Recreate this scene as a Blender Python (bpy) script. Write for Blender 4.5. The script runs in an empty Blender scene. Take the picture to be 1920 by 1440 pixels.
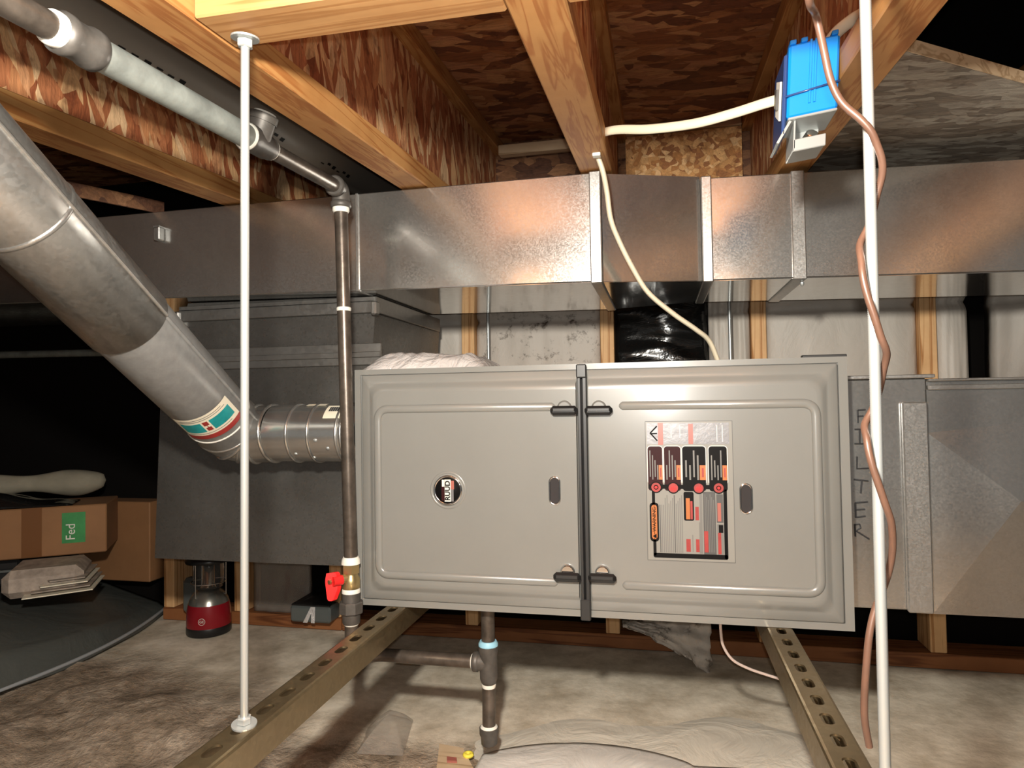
import bpy, math, random
from mathutils import Vector as V, Matrix, noise
random.seed(7)
S = bpy.context.scene
COL = S.collection
R = math.radians

# ------------------------------------------------------------------ camera, world, lights, exposure
FPX = 1250.0
CAM = V((.570, -1.182, .379))
YAW, PITCH, ROLL = R(-12.54), R(1.53), R(-.91)
cy, sy, cp, sp, cr, sr = math.cos(YAW), math.sin(YAW), math.cos(PITCH), math.sin(PITCH), math.cos(ROLL), math.sin(ROLL)
FW = V((sy*cp, cy*cp, sp)); rt0 = V((cy, -sy, 0)); up0 = rt0.cross(FW)
RT = cr*rt0 + sr*up0; UP = -sr*rt0 + cr*up0
cd = bpy.data.cameras.new('camera'); cam = bpy.data.objects.new('camera', cd); COL.objects.link(cam)
m = Matrix((RT, UP, -FW)).transposed().to_4x4(); m.translation = CAM
cam.matrix_world = m
cd.sensor_fit = 'HORIZONTAL'; cd.sensor_width = 36; cd.lens = FPX/1920*36; cd.clip_start = .01
S.camera = cam
S.view_settings.view_transform = 'Standard'; S.view_settings.look = 'None'
S.view_settings.gamma = 1; S.view_settings.use_curve_mapping = False
S.view_settings.exposure = .6
w = bpy.data.worlds.new('world'); S.world = w; w.use_nodes = True
w.node_tree.nodes['Background'].inputs[0].default_value = (1.0, .96, .90, 1)
w.node_tree.nodes['Background'].inputs[1].default_value = .10
def lamp(name, loc, power, radius, color):
    l = bpy.data.lights.new(name, 'POINT'); l.energy = power; l.shadow_soft_size = radius; l.color = color
    o = bpy.data.objects.new(name, l); o.location = loc; COL.objects.link(o); return o
lamp('work_lamp', (.48, -1.1, .64), 56, .030, (1.0, .955, .86))
lamp('phone_flash', (.575, -1.195, .397), 9, .006, (1.0, .98, .93))

# ------------------------------------------------------------------ survey: photograph pixel -> point in the place
def ray(px, py): return RT*((px-960)/FPX) + UP*((720-py)/FPX) + FW
def uy(px, py, Y): d = ray(px, py); return CAM + d*((Y-CAM.y)/d.y)
def uz(px, py, Z): d = ray(px, py); return CAM + d*((Z-CAM.z)/d.z)
def ux(px, py, X): d = ray(px, py); return CAM + d*((X-CAM.x)/d.x)
SL = .07                                   # the floor joists rise a little towards the back wall
def jz(y, z): return z + SL*(y-.06)
def uj(px, py, z0):
    d = ray(px, py); t = (z0+SL*(CAM.y-.06)-CAM.z)/(d.z-SL*d.y); return CAM + d*t
def uyd(px, py, dep): return CAM + ray(px, py)*dep

# ------------------------------------------------------------------ materials
def nmat(name):
    mt = bpy.data.materials.new(name); mt.use_nodes = True
    nt = mt.node_tree; b = nt.nodes['Principled BSDF']
    return mt, nt, b
def N(nt, t, **kw):
    n = nt.nodes.new(t)
    for k, v in kw.items(): setattr(n, k, v)
    return n
def mapping(nt, scale, rot=(0,0,0), loc=(0,0,0)):
    tc = N(nt, 'ShaderNodeTexCoord'); mp = N(nt, 'ShaderNodeMapping')
    mp.inputs['Scale'].default_value = scale; mp.inputs['Rotation'].default_value = rot; mp.inputs['Location'].default_value = loc
    nt.links.new(tc.outputs['Object'], mp.inputs['Vector']); return mp.outputs[0]
def noise_n(nt, vec, sc, det=4, rough=.55, dist=0):
    n = N(nt, 'ShaderNodeTexNoise'); n.inputs['Scale'].default_value = sc; n.inputs['Detail'].default_value = det
    n.inputs['Roughness'].default_value = rough; n.inputs['Distortion'].default_value = dist
    if vec is not None: nt.links.new(vec, n.inputs['Vector'])
    return n
def ramp(nt, fac, stops, interp='LINEAR'):
    r = N(nt, 'ShaderNodeValToRGB'); cr_ = r.color_ramp; cr_.interpolation = interp
    while len(cr_.elements) < len(stops): cr_.elements.new(.5)
    for e, (p, c) in zip(cr_.elements, stops):
        e.position = p; e.color = (*c, 1) if len(c) == 3 else c
    nt.links.new(fac, r.inputs[0]); return r.outputs[0]
def g(v): return (v, v, v)
def mix(nt, a, b, fac, mode='MIX'):
    n = N(nt, 'ShaderNodeMix', data_type='RGBA', blend_type=mode)
    for s, x in ((6, a), (7, b)):
        if isinstance(x, tuple): n.inputs[s].default_value = (*x, 1)
        else: nt.links.new(x, n.inputs[s])
    if isinstance(fac, (int, float)): n.inputs[0].default_value = fac
    else: nt.links.new(fac, n.inputs[0])
    return n.outputs[2]
def bump(nt, b, h, strength=.3, dist=.002):
    n = N(nt, 'ShaderNodeBump'); n.inputs['Strength'].default_value = strength; n.inputs['Distance'].default_value = dist
    nt.links.new(h, n.inputs['Height']); nt.links.new(n.outputs[0], b.inputs['Normal'])
def simple(name, col, rough=.5, metal=0, spec=.5, var=0, vscale=30, bmp=0, **kw):
    mt, nt, b = nmat(name)
    b.inputs['Base Color'].default_value = (*col, 1); b.inputs['Roughness'].default_value = rough
    b.inputs['Metallic'].default_value = metal; b.inputs['Specular IOR Level'].default_value = spec
    for k, v in kw.items(): b.inputs[k].default_value = v
    if var or bmp:
        vec = mapping(nt, (1,1,1)); n = noise_n(nt, vec, vscale, 5, .6)
        if var:
            lo = tuple(c*(1-var) for c in col); hi = tuple(min(1, c*(1+var)) for c in col)
            nt.links.new(ramp(nt, n.outputs[0], [(.3, lo), (.7, hi)]), b.inputs['Base Color'])
        if bmp: bump(nt, b, n.outputs[0], bmp, .004)
    return mt
def osb(name, cols, scale, rough=.7, fine=(1,1,1), fstr=.6):
    mt, nt, b = nmat(name)
    vec = mapping(nt, (1,1,1))
    nd = noise_n(nt, vec, 7, 3)
    off = N(nt, 'ShaderNodeVectorMath', operation='MULTIPLY_ADD')
    nt.links.new(nd.outputs['Color'], off.inputs[0]); off.inputs[1].default_value = (.035,.035,.035); nt.links.new(vec, off.inputs[2])
    res = []; n = len(cols); c = None
    for k, f in ((1.0, -.1), (1.5, .28), (2.4, -.33)):          # three layers of strands, each laid at its own angle
        mp = N(nt, 'ShaderNodeMapping'); mp.vector_type = 'POINT'; mp.inputs['Scale'].default_value = (1,1,1)
        mp.inputs['Rotation'].default_value = (f, f, f); mp.inputs['Location'].default_value = (f*3, f, f*7)
        nt.links.new(off.outputs[0], mp.inputs['Vector'])
        m2 = N(nt, 'ShaderNodeMapping'); m2.inputs['Scale'].default_value = tuple(q*k for q in scale); nt.links.new(mp.outputs[0], m2.inputs['Vector'])
        vo = N(nt, 'ShaderNodeTexVoronoi'); vo.inputs['Scale'].default_value = 1; nt.links.new(m2.outputs[0], vo.inputs['Vector'])
        sp_ = N(nt, 'ShaderNodeSeparateColor'); nt.links.new(vo.outputs['Color'], sp_.inputs[0])
        col = ramp(nt, sp_.outputs[0], [(i/n, q) for i, q in enumerate(cols)], 'CONSTANT')
        gn = noise_n(nt, m2.outputs[0], 1.0, 4, .7); gm = N(nt, 'ShaderNodeMapping'); gm.inputs['Scale'].default_value = tuple(5.5 if q > 10 else 1.2 for q in scale); nt.links.new(m2.outputs[0], gm.inputs['Vector']); nt.links.new(gm.outputs[0], gn.inputs['Vector'])
        col = mix(nt, col, ramp(nt, gn.outputs[0], [(.3, g(.62)), (.7, g(1.2))]), .8, 'MULTIPLY')
        ed = ramp(nt, vo.outputs['Distance'], [(.5, g(1)), (.95, g(.55))]); col = mix(nt, col, ed, .5, 'MULTIPLY')
        res.append((col, sp_.outputs[1], vo.outputs['Distance']))
        if c is None: c = col
        else:
            gt = N(nt, 'ShaderNodeMath', operation='GREATER_THAN'); gt.inputs[1].default_value = .58; nt.links.new(sp_.outputs[1], gt.inputs[0])
            c = mix(nt, c, col, gt.outputs[0])
    fm = N(nt, 'ShaderNodeMapping'); fm.inputs['Scale'].default_value = fine; nt.links.new(vec, fm.inputs['Vector'])
    fn = noise_n(nt, fm.outputs[0], 6, 5, .7)
    c = mix(nt, c, ramp(nt, fn.outputs[0], [(.3, g(.6)), (.7, g(1.15))]), fstr, 'MULTIPLY')
    sm = noise_n(nt, vec, 26, 3, .6)
    c = mix(nt, c, ramp(nt, sm.outputs[0], [(.30, (.25,.12,.06)), (.42, g(1.0))]), .6, 'MULTIPLY')
    nt.links.new(c, b.inputs['Base Color']); b.inputs['Roughness'].default_value = rough
    b.inputs['Specular IOR Level'].default_value = .35
    h = N(nt, 'ShaderNodeMath', operation='ADD'); nt.links.new(res[0][1], h.inputs[0]); nt.links.new(fn.outputs[0], h.inputs[1])
    bump(nt, b, h.outputs[0], .55, .004)
    return mt
def pine(name, axis, dark, light, rough=.6, k=1.0, stain=.0):
    mt, nt, b = nmat(name)
    sc = [34*k, 34*k, 34*k]; sc[axis] = 1.5
    vec = mapping(nt, tuple(sc)); n1 = noise_n(nt, vec, 1.0, 3, .5, .6)
    wv = N(nt, 'ShaderNodeMath', operation='SINE'); mul = N(nt, 'ShaderNodeMath', operation='MULTIPLY'); mul.inputs[1].default_value = 26
    nt.links.new(n1.outputs[0], mul.inputs[0]); nt.links.new(mul.outputs[0], wv.inputs[0])
    c = ramp(nt, wv.outputs[0], [(.0, light), (.55, tuple(a*.75+d*.25 for a, d in zip(light, dark))), (1, dark)])
    v2 = mapping(nt, (1,1,1)); n2 = noise_n(nt, v2, 7, 4, .6)
    c = mix(nt, c, ramp(nt, n2.outputs[0], [(.3, (.72,.62,.52)), (.65, g(1.08))]), .7, 'MULTIPLY')
    kv = mapping(nt, tuple(2.2 if i == axis else 9 for i in range(3))); kn = N(nt, 'ShaderNodeTexVoronoi'); kn.inputs['Scale'].default_value = 1.3
    nt.links.new(kv, kn.inputs['Vector'])
    c = mix(nt, c, ramp(nt, kn.outputs['Distance'], [(.03, (.25,.11,.05)), (.10, g(1.0))]), .8, 'MULTIPLY')
    if stain:
        n3 = noise_n(nt, v2, 4.5, 3, .5)
        c = mix(nt, c, ramp(nt, n3.outputs[0], [(.42, (.55,.47,.42)), (.62, g(1))]), stain, 'MULTIPLY')
    nt.links.new(c, b.inputs['Base Color']); b.inputs['Roughness'].default_value = rough; b.inputs['Specular IOR Level'].default_value = .3
    bump(nt, b, n1.outputs[0], .15, .002)
    return mt
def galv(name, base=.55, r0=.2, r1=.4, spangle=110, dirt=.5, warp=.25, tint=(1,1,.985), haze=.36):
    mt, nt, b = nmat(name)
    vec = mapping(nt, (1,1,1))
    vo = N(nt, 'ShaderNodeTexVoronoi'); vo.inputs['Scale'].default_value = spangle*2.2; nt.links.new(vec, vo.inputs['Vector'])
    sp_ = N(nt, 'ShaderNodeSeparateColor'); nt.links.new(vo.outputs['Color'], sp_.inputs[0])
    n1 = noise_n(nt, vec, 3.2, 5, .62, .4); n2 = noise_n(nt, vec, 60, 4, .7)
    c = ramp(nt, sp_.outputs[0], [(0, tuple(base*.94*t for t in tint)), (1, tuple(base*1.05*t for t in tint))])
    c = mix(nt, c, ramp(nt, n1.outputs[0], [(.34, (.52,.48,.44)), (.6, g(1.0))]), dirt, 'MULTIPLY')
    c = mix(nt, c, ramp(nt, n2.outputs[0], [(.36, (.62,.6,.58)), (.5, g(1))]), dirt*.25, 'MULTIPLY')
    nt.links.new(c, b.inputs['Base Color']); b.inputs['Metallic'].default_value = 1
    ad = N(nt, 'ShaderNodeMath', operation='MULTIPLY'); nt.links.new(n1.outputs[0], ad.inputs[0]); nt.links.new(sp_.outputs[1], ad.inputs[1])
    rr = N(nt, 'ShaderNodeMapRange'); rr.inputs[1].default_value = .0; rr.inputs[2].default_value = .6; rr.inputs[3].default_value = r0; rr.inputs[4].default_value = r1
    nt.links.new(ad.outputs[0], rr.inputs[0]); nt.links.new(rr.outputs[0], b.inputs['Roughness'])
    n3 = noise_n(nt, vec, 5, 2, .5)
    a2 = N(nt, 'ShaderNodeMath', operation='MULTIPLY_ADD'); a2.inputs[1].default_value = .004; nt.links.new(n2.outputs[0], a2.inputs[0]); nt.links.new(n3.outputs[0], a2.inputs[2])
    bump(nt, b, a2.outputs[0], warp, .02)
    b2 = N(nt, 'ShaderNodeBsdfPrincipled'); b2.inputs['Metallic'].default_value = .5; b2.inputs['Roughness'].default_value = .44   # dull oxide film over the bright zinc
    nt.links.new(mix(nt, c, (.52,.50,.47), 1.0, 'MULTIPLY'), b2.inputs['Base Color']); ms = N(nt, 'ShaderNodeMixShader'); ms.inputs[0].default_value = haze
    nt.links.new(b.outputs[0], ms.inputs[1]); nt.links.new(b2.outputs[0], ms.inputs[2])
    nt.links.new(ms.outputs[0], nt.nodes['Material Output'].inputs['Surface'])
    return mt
def poly(name, col, rough=.45, spec=.5, wr=.5, sc=(6,6,3), dirt=0):
    mt, nt, b = nmat(name); vec = mapping(nt, sc)
    n = noise_n(nt, vec, 1.6, 5, .55, 1.2); n2 = noise_n(nt, vec, .7, 3)
    c = ramp(nt, n2.outputs[0], [(.3, tuple(x*.82 for x in col)), (.7, col)])
    if dirt:
        n4 = noise_n(nt, mapping(nt, (1,1,1)), 22, 6, .75)
        c = mix(nt, c, ramp(nt, n4.outputs[0], [(.33, (.10,.07,.05)), (.45, g(1))]), dirt, 'MULTIPLY')
    nt.links.new(c, b.inputs['Base Color']); b.inputs['Roughness'].default_value = rough; b.inputs['Specular IOR Level'].default_value = spec
    bump(nt, b, n.outputs[0], wr, .02)
    return mt

M = {}
M['osb_web'] = osb('osb_web', [(.30,.085,.03), (.50,.21,.085), (.66,.38,.18), (.42,.15,.06), (.72,.46,.25), (.58,.28,.13), (.36,.12,.045)], (18, 30, 5.0), fine=(10, 26, 3), fstr=.25)
M['osb_deck'] = osb('osb_deck', [(.17,.055,.022), (.36,.14,.05), (.50,.24,.10), (.25,.085,.03), (.42,.18,.08)], (6, 19, 18), fine=(3, 36, 10))
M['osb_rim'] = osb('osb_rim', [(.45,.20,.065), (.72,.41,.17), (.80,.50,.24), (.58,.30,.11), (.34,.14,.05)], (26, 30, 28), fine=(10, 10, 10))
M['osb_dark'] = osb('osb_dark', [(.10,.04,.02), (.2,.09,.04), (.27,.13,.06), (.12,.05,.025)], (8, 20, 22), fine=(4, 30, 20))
M['osb_grey'] = osb('osb_grey', [(.24,.20,.16), (.38,.33,.27), (.46,.41,.34), (.28,.23,.18)], (8, 30, 18), fine=(3, 42, 10))
M['pine_y'] = pine('pine_along_joist', 1, (.34,.135,.038), (.46,.235,.08), k=1.6, stain=.35)
M['pine_x'] = pine('pine_block', 0, (.32,.15,.05), (.42,.225,.088), k=1.5)
M['pine_z'] = pine('pine_stud', 2, (.50,.24,.09), (.80,.50,.25), k=1.4)
M['pine_brown'] = pine('treated_plate', 0, (.16,.055,.02), (.30,.12,.045))
M['pine_pale'] = pine('pale_lumber', 0, (.42,.30,.18), (.62,.48,.32))
M['galv'] = galv('galvanized_sheet', .62, .15, .26, 160, dirt=.3, warp=.035, haze=.3)
M['galv_trunk'] = galv('galvanized_trunk', .64, .15, .25, 190, dirt=.3, warp=.03, haze=.28)
M['galv_clean'] = galv('clean_galvanized_sheet', .62, .07, .15, 60, dirt=.2, warp=.02, haze=.12)
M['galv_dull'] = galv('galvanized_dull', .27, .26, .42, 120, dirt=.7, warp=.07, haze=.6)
M['galv_band'] = galv('galvanized_band', .62, .28, .42, 170, dirt=.25, warp=.05)
M['galv_dim'] = galv('galvanized_dull_band', .46, .28, .42, 60, dirt=.5, warp=.05)
M['galv_vent'] = galv('galvanized_vent', .66, .28, .40, 90, dirt=.25, warp=.03)
M['vent_matte'] = simple('aged_vent_steel', (.30,.30,.295), .5, .45, var=.12, vscale=60)
M['elbow'] = simple('bright_elbow_steel', (.58,.58,.56), .22, .9, var=.12, vscale=14, bmp=.05)
M['zinc'] = simple('zinc_plating', (.50,.52,.51), .36, .6)
M['strut'] = galv('gold_zinc_strut', .36, .28, .45, 70, dirt=.5, warp=.08, tint=(1.0,.78,.46))
M['paint'] = simple('grey_furnace_enamel', (.205,.203,.188), .30, 0, .5, var=.03, vscale=9, **{'Coat Weight': .7, 'Coat Roughness': .13})
M['paint_cab'] = simple('grey_cabinet_enamel', (.18,.178,.165), .38)
M['blackp'] = simple('black_plastic', (.009,.009,.0095), .35)
M['gasket'] = simple('dark_gasket', (.026,.026,.026), .4)
M['chrome'] = simple('chrome', (.8,.8,.8), .1, 1)
M['glass_dark'] = simple('dark_sight_glass', (.10,.09,.09), .08, .6)
M['iron'] = simple('black_iron_pipe', (.12,.098,.08), .34, .6, var=.35, vscale=40, bmp=.08)
M['iron_fit'] = simple('malleable_iron_fitting', (.10,.09,.08), .5, .4, var=.25, vscale=50)
M['pipe_galv'] = simple('weathered_galvanized_pipe', (.29,.31,.285), .5, .35, var=.28, vscale=26, bmp=.1)
M['abs'] = simple('dark_grey_abs', (.14,.122,.10), .5)
M['teflon'] = simple('thread_sealant', (.80,.78,.70), .6)
M['bluetape'] = simple('pale_blue_sealant', (.30,.58,.72), .5)
M['brass'] = simple('brass', (.62,.48,.24), .3, .9)
M['red'] = simple('red_vinyl', (.75,.02,.02), .35)
M['blue'] = simple('blue_box_plastic', (.005,.22,.72), .38)
M['navy'] = simple('navy_cover', (.03,.06,.17), .25)
M['cable'] = simple('cream_cable_jacket', (.66,.59,.44), .5)
M['copperwire'] = simple('copper_brown_cable', (.115,.060,.040), .38, .1, var=.15, vscale=30)
M['whitewire'] = simple('pinkish_white_wire', (.66,.52,.46), .45)
M['poly_grey'] = poly('grey_insulation_facing', (.60,.545,.48), .5, .35, .3)
M['poly_dirty'] = poly('stained_insulation_facing', (.60,.535,.47), .55, .3, .35, dirt=.9)
M['poly_black'] = poly('black_polyethylene', (.006,.006,.006), .14, .6, .35, (2,2,9))
M['poly_clear'] = poly('clear_bag', (.62,.58,.56), .12, .6, .7, (10,10,10))
M['poly_bag_floor'] = simple('clear_polybag', (.42,.37,.32), .12, 0, .7, bmp=.25, vscale=18, Alpha=.42)
M['dark'] = simple('unlit_dark_wall', (.006,.005,.0045), .95, 0, .1)  # near-black: the darkness of the open, unlit space is put into the colour
M['void'] = simple('unlit_floor_above', (.012,.01,.009), 1)
M['card'] = simple('cardboard', (.24,.115,.046), .75, var=.1, vscale=8)
M['tape'] = simple('brown_packing_tape', (.15,.062,.022), .18)
M['green'] = simple('green_sticker', (.025,.22,.055), .5, var=.2, vscale=25)
M['white'] = simple('white_print', (.68,.66,.60), .55)
M['cream'] = simple('cream_label_paper', (.74,.68,.54), .6)
M['teal'] = simple('teal_print', (.01,.26,.27), .5, var=.25, vscale=40)
M['redprint'] = simple('red_print', (.30,.028,.024), .5, var=.2, vscale=30)
M['black'] = simple('black_print', (.005,.0045,.0045), .55, 0, .12)
M['orange'] = simple('orange_print', (.42,.13,.03), .4)
M['greyprint'] = simple('grey_print', (.07,.068,.066), .45)
M['midprint'] = simple('pale_print', (.16,.155,.145), .4)
M['foil'] = simple('silver_label_foil', (.22,.215,.22), .34, .35, 0.4, bmp=.15, vscale=40)
M['labelbase'] = simple('label_stock', (.245,.238,.215), .3)
M['pink'] = simple('pink_print', (.36,.12,.095), .3)
M['maroon'] = simple('maroon_print', (.03,.006,.007), .5, 0, .15)
M['ink'] = simple('marker_ink', (.02,.02,.022), .6)
M['lred'] = simple('dark_red_lantern', (.22,.006,.012), .25)
M['lgrey'] = simple('lantern_silver', (.35,.34,.30), .25, .8)
M['lglass'] = simple('lantern_glass', (.9,.9,.88), .05, 0, .5, **{'Transmission Weight': .95, 'IOR': 1.2})
M['tool'] = simple('grey_case_plastic', (.10,.11,.105), .35)
M['tarp'] = poly('dark_grey_tarp', (.085,.09,.082), .4, .5, .35, (4,4,4))
M['tarp_edge'] = simple('pale_tarp_hem', (.32,.33,.34), .4)
M['cloth'] = simple('off_white_cloth', (.24,.215,.16), .85, var=.2, vscale=10, bmp=.3)
M['news'] = simple('newsprint', (.34,.28,.23), .6, var=.35, vscale=30, bmp=.2)
M['yellow'] = simple('yellow_foam', (.85,.72,.08), .6)
M['sheet'] = poly('white_poly_sheet', (.86,.82,.76), .38, .4, .35, (5,5,5))
M['sheet2'] = poly('dusty_poly_sheet', (.80,.74,.63), .42, .4, .45, (5,5,5))

def floor_mat():
    mt, nt, b = nmat('dirt_and_concrete'); vec = mapping(nt, (1,1,1))
    n1 = noise_n(nt, vec, 9, 8, .68); n2 = noise_n(nt, vec, 2.2, 3); n3 = noise_n(nt, vec, 55, 5, .7)
    dirt = ramp(nt, n1.outputs[0], [(.28, (.14,.105,.07)), (.5, (.36,.28,.205)), (.72, (.56,.46,.36))])
    dirt = mix(nt, dirt, ramp(nt, n3.outputs[0], [(.3, g(.5)), (.6, g(1.15))]), .7, 'MULTIPLY')
    conc = ramp(nt, n1.outputs[0], [(.32, (.46,.385,.285)), (.66, (.86,.77,.63))])
    sx = N(nt, 'ShaderNodeSeparateXYZ'); nt.links.new(vec, sx.inputs[0])
    a = N(nt, 'ShaderNodeMath', operation='MULTIPLY_ADD'); a.inputs[1].default_value = .5; nt.links.new(n2.outputs[0], a.inputs[0]); nt.links.new(sx.outputs[1], a.inputs[2])
    c_ = N(nt, 'ShaderNodeMath', operation='MULTIPLY_ADD'); c_.inputs[1].default_value = .22; nt.links.new(sx.outputs[0], c_.inputs[0]); nt.links.new(a.outputs[0], c_.inputs[2])
    fac = ramp(nt, c_.outputs[0], [(.36, g(0)), (.5, g(1))])
    nt.links.new(mix(nt, dirt, conc, fac), b.inputs['Base Color']); b.inputs['Roughness'].default_value = .9
    b.inputs['Specular IOR Level'].default_value = .2
    ad = N(nt, 'ShaderNodeMath', operation='ADD'); nt.links.new(n1.outputs[0], ad.inputs[0]); nt.links.new(n3.outputs[0], ad.inputs[1])
    iv = N(nt, 'ShaderNodeMapRange'); iv.inputs[3].default_value = .75; iv.inputs[4].default_value = .18; nt.links.new(fac, iv.inputs[0])
    bn = N(nt, 'ShaderNodeBump'); bn.inputs['Distance'].default_value = .012
    nt.links.new(iv.outputs[0], bn.inputs['Strength']); nt.links.new(ad.outputs[0], bn.inputs['Height']); nt.links.new(bn.outputs[0], b.inputs['Normal'])
    return mt
M['floor'] = floor_mat()

# ------------------------------------------------------------------ mesh collector
class MB:
    def __init__(s): s.v = []; s.f = []; s.mi = []; s.sm = []; s.mats = []
    def mat(s, m):
        m = M[m]
        if m not in s.mats: s.mats.append(m)
        return s.mats.index(m)
    def add(s, vs, fs, m, smooth=False):
        i0 = len(s.v); k = s.mat(m); s.v += [V(p) for p in vs]
        for f in fs: s.f.append(tuple(i+i0 for i in f)); s.mi.append(k); s.sm.append(smooth)
    def box(s, lo, hi, m, bev=0, fn=None):
        (x0,y0,z0), (x1,y1,z1) = lo, hi
        if bev <= 0:
            vs = [(x0,y0,z0),(x1,y0,z0),(x1,y1,z0),(x0,y1,z0),(x0,y0,z1),(x1,y0,z1),(x1,y1,z1),(x0,y1,z1)]
            fs = [(0,3,2,1),(4,5,6,7),(0,1,5,4),(1,2,6,5),(2,3,7,6),(3,0,4,7)]
        else:
            b = min(bev, (x1-x0)*.49, (y1-y0)*.49, (z1-z0)*.49)
            vs = []; idx = {}
            for sx in (0,1):
                for sy_ in (0,1):
                    for sz in (0,1):
                        X = (x0,x1)[sx]; Y = (y0,y1)[sy_]; Z = (z0,z1)[sz]
                        dx, dy, dz = (b if not sx else -b), (b if not sy_ else -b), (b if not sz else -b)
                        for a, p in enumerate(((X,Y+dy,Z+dz),(X+dx,Y,Z+dz),(X+dx,Y+dy,Z))):
                            idx[(sx,sy_,sz,a)] = len(vs); vs.append(p)
            I = lambda a, b_, c, d: idx[(a,b_,c,d)]
            fs = []
            for k in (0,1):
                q = [I(k,0,0,0),I(k,1,0,0),I(k,1,1,0),I(k,0,1,0)]; fs.append(q if k else q[::-1])
                q = [I(0,k,0,1),I(1,k,0,1),I(1,k,1,1),I(0,k,1,1)]; fs.append(q[::-1] if k else q)
                q = [I(0,0,k,2),I(1,0,k,2),I(1,1,k,2),I(0,1,k,2)]; fs.append(q if k else q[::-1])
            for a in (0,1):
                for c in (0,1):
                    fs.append([I(a,c,0,0),I(a,c,1,0),I(a,c,1,1),I(a,c,0,1)])
                    fs.append([I(a,0,c,0),I(a,1,c,0),I(a,1,c,2),I(a,0,c,2)])
                    fs.append([I(0,a,c,1),I(1,a,c,1),I(1,a,c,2),I(0,a,c,2)])
                    for d in (0,1): fs.append([I(a,c,d,0),I(a,c,d,1),I(a,c,d,2)])
        if fn: vs = [fn(V(p)) for p in vs]
        s.add(vs, fs, m)
    def quad(s, a, b, c, d, m): s.add([a,b,c,d], [(0,1,2,3)], m)
    def slab(s, pts, off, m):
        """closed plate: polygon pts plus a copy moved by off"""
        n = len(pts); off = V(off); vs = [V(p) for p in pts] + [V(p)+off for p in pts]
        fs = [tuple(range(n)), tuple(range(2*n-1, n-1, -1))] + [(i, i+n, (i+1) % n+n, (i+1) % n) for i in range(n)]
        s.add(vs, fs, m)
    def tube(s, pts, r, m, seg=14, caps=True, flat=None, smooth=True, up=None):
        pts = [V(p) for p in pts]; n = len(pts)
        rs = r if isinstance(r, (list, tuple)) else [r]*n
        vs = []; fs = []
        t0 = (pts[1]-pts[0]).normalized()
        a = V(up) if up else (V((0,0,1)) if abs(t0.z) < .9 else V((1,0,0)))
        u = (a - t0*a.dot(t0)).normalized()
        for i, p in enumerate(pts):
            t = ((pts[min(i+1,n-1)]-pts[i]).normalized() + (pts[i]-pts[max(i-1,0)]).normalized())
            t = t.normalized() if t.length > 1e-9 else t0
            u = (u - t*u.dot(t)); u = u.normalized() if u.length > 1e-9 else V((1,0,0)); v = t.cross(u)
            for k in range(seg):
                an = 2*math.pi*k/seg
                fu, fv = flat if flat else (1, 1)
                vs.append(p + u*math.cos(an)*rs[i]*fu + v*math.sin(an)*rs[i]*fv)
        for i in range(n-1):
            for k in range(seg):
                k2 = (k+1) % seg; fs.append((i*seg+k, i*seg+k2, (i+1)*seg+k2, (i+1)*seg+k))
        s.add(vs, fs, m, smooth)
        if caps: s.add(vs[:seg], [tuple(range(seg))[::-1]], m); s.add(vs[-seg:], [tuple(range(seg))], m)
    def lathe(s, base, axis, prof, m, seg=24, smooth=True, closed=True):
        base = V(base); ax = V(axis).normalized()
        a = V((0,0,1)) if abs(ax.z) < .9 else V((1,0,0)); u = (a-ax*a.dot(ax)).normalized(); v = ax.cross(u)
        vs = []; fs = []
        for (r, h) in prof:
            for k in range(seg):
                an = 2*math.pi*k/seg; vs.append(base+ax*h+(u*math.cos(an)+v*math.sin(an))*r)
        for i in range(len(prof)-1):
            for k in range(seg):
                k2 = (k+1) % seg; fs.append((i*seg+k, i*seg+k2, (i+1)*seg+k2, (i+1)*seg+k))
        s.add(vs, fs, m, smooth)
        if closed: s.add(vs[:seg], [tuple(range(seg))[::-1]], m); s.add(vs[-seg:], [tuple(range(seg))], m)
    def grid(s, nx, ny, fn, m, smooth=True, thick=None):
        """open sheet fn(u,v); thick = offset vector closes it into a body"""
        vs = [V(fn(i/nx, j/ny)) for j in range(ny+1) for i in range(nx+1)]; W = nx+1
        fs = [(j*W+i, j*W+i+1, (j+1)*W+i+1, (j+1)*W+i) for j in range(ny) for i in range(nx)]
        if thick:
            o = V(thick); n0 = len(vs); vs2 = vs + [p+o for p in vs]
            fs2 = fs + [tuple(n0+k for k in f[::-1]) for f in fs]
            rim = [i for i in range(nx)] + [j*W+nx for j in range(ny)] + [ny*W+i for i in range(nx, 0, -1)] + [j*W for j in range(ny, 0, -1)]
            for a, b in zip(rim, rim[1:]+rim[:1]): fs2.append((a, a+n0, b+n0, b))
            vs, fs = vs2, fs2
        s.add(vs, fs, m, smooth)
    def text(s, txt, origin, xd, yd, size, m, depth=.0006, bold=0):
        cu = bpy.data.curves.new('t', 'FONT'); cu.body = txt; cu.size = size; cu.extrude = depth; cu.offset = bold; cu.align_x = 'CENTER'; cu.align_y = 'CENTER'
        o = bpy.data.objects.new('t', cu); COL.objects.link(o)
        dg = bpy.context.evaluated_depsgraph_get(); me = bpy.data.meshes.new_from_object(o.evaluated_get(dg))
        xd, yd = V(xd).normalized(), V(yd).normalized(); zd = xd.cross(yd); og = V(origin)
        s.add([og+xd*p.co.x+yd*p.co.y+zd*p.co.z for p in me.vertices], [tuple(p.vertices) for p in me.polygons], m)
        bpy.data.objects.remove(o); bpy.data.curves.remove(cu); bpy.data.meshes.remove(me)
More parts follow.
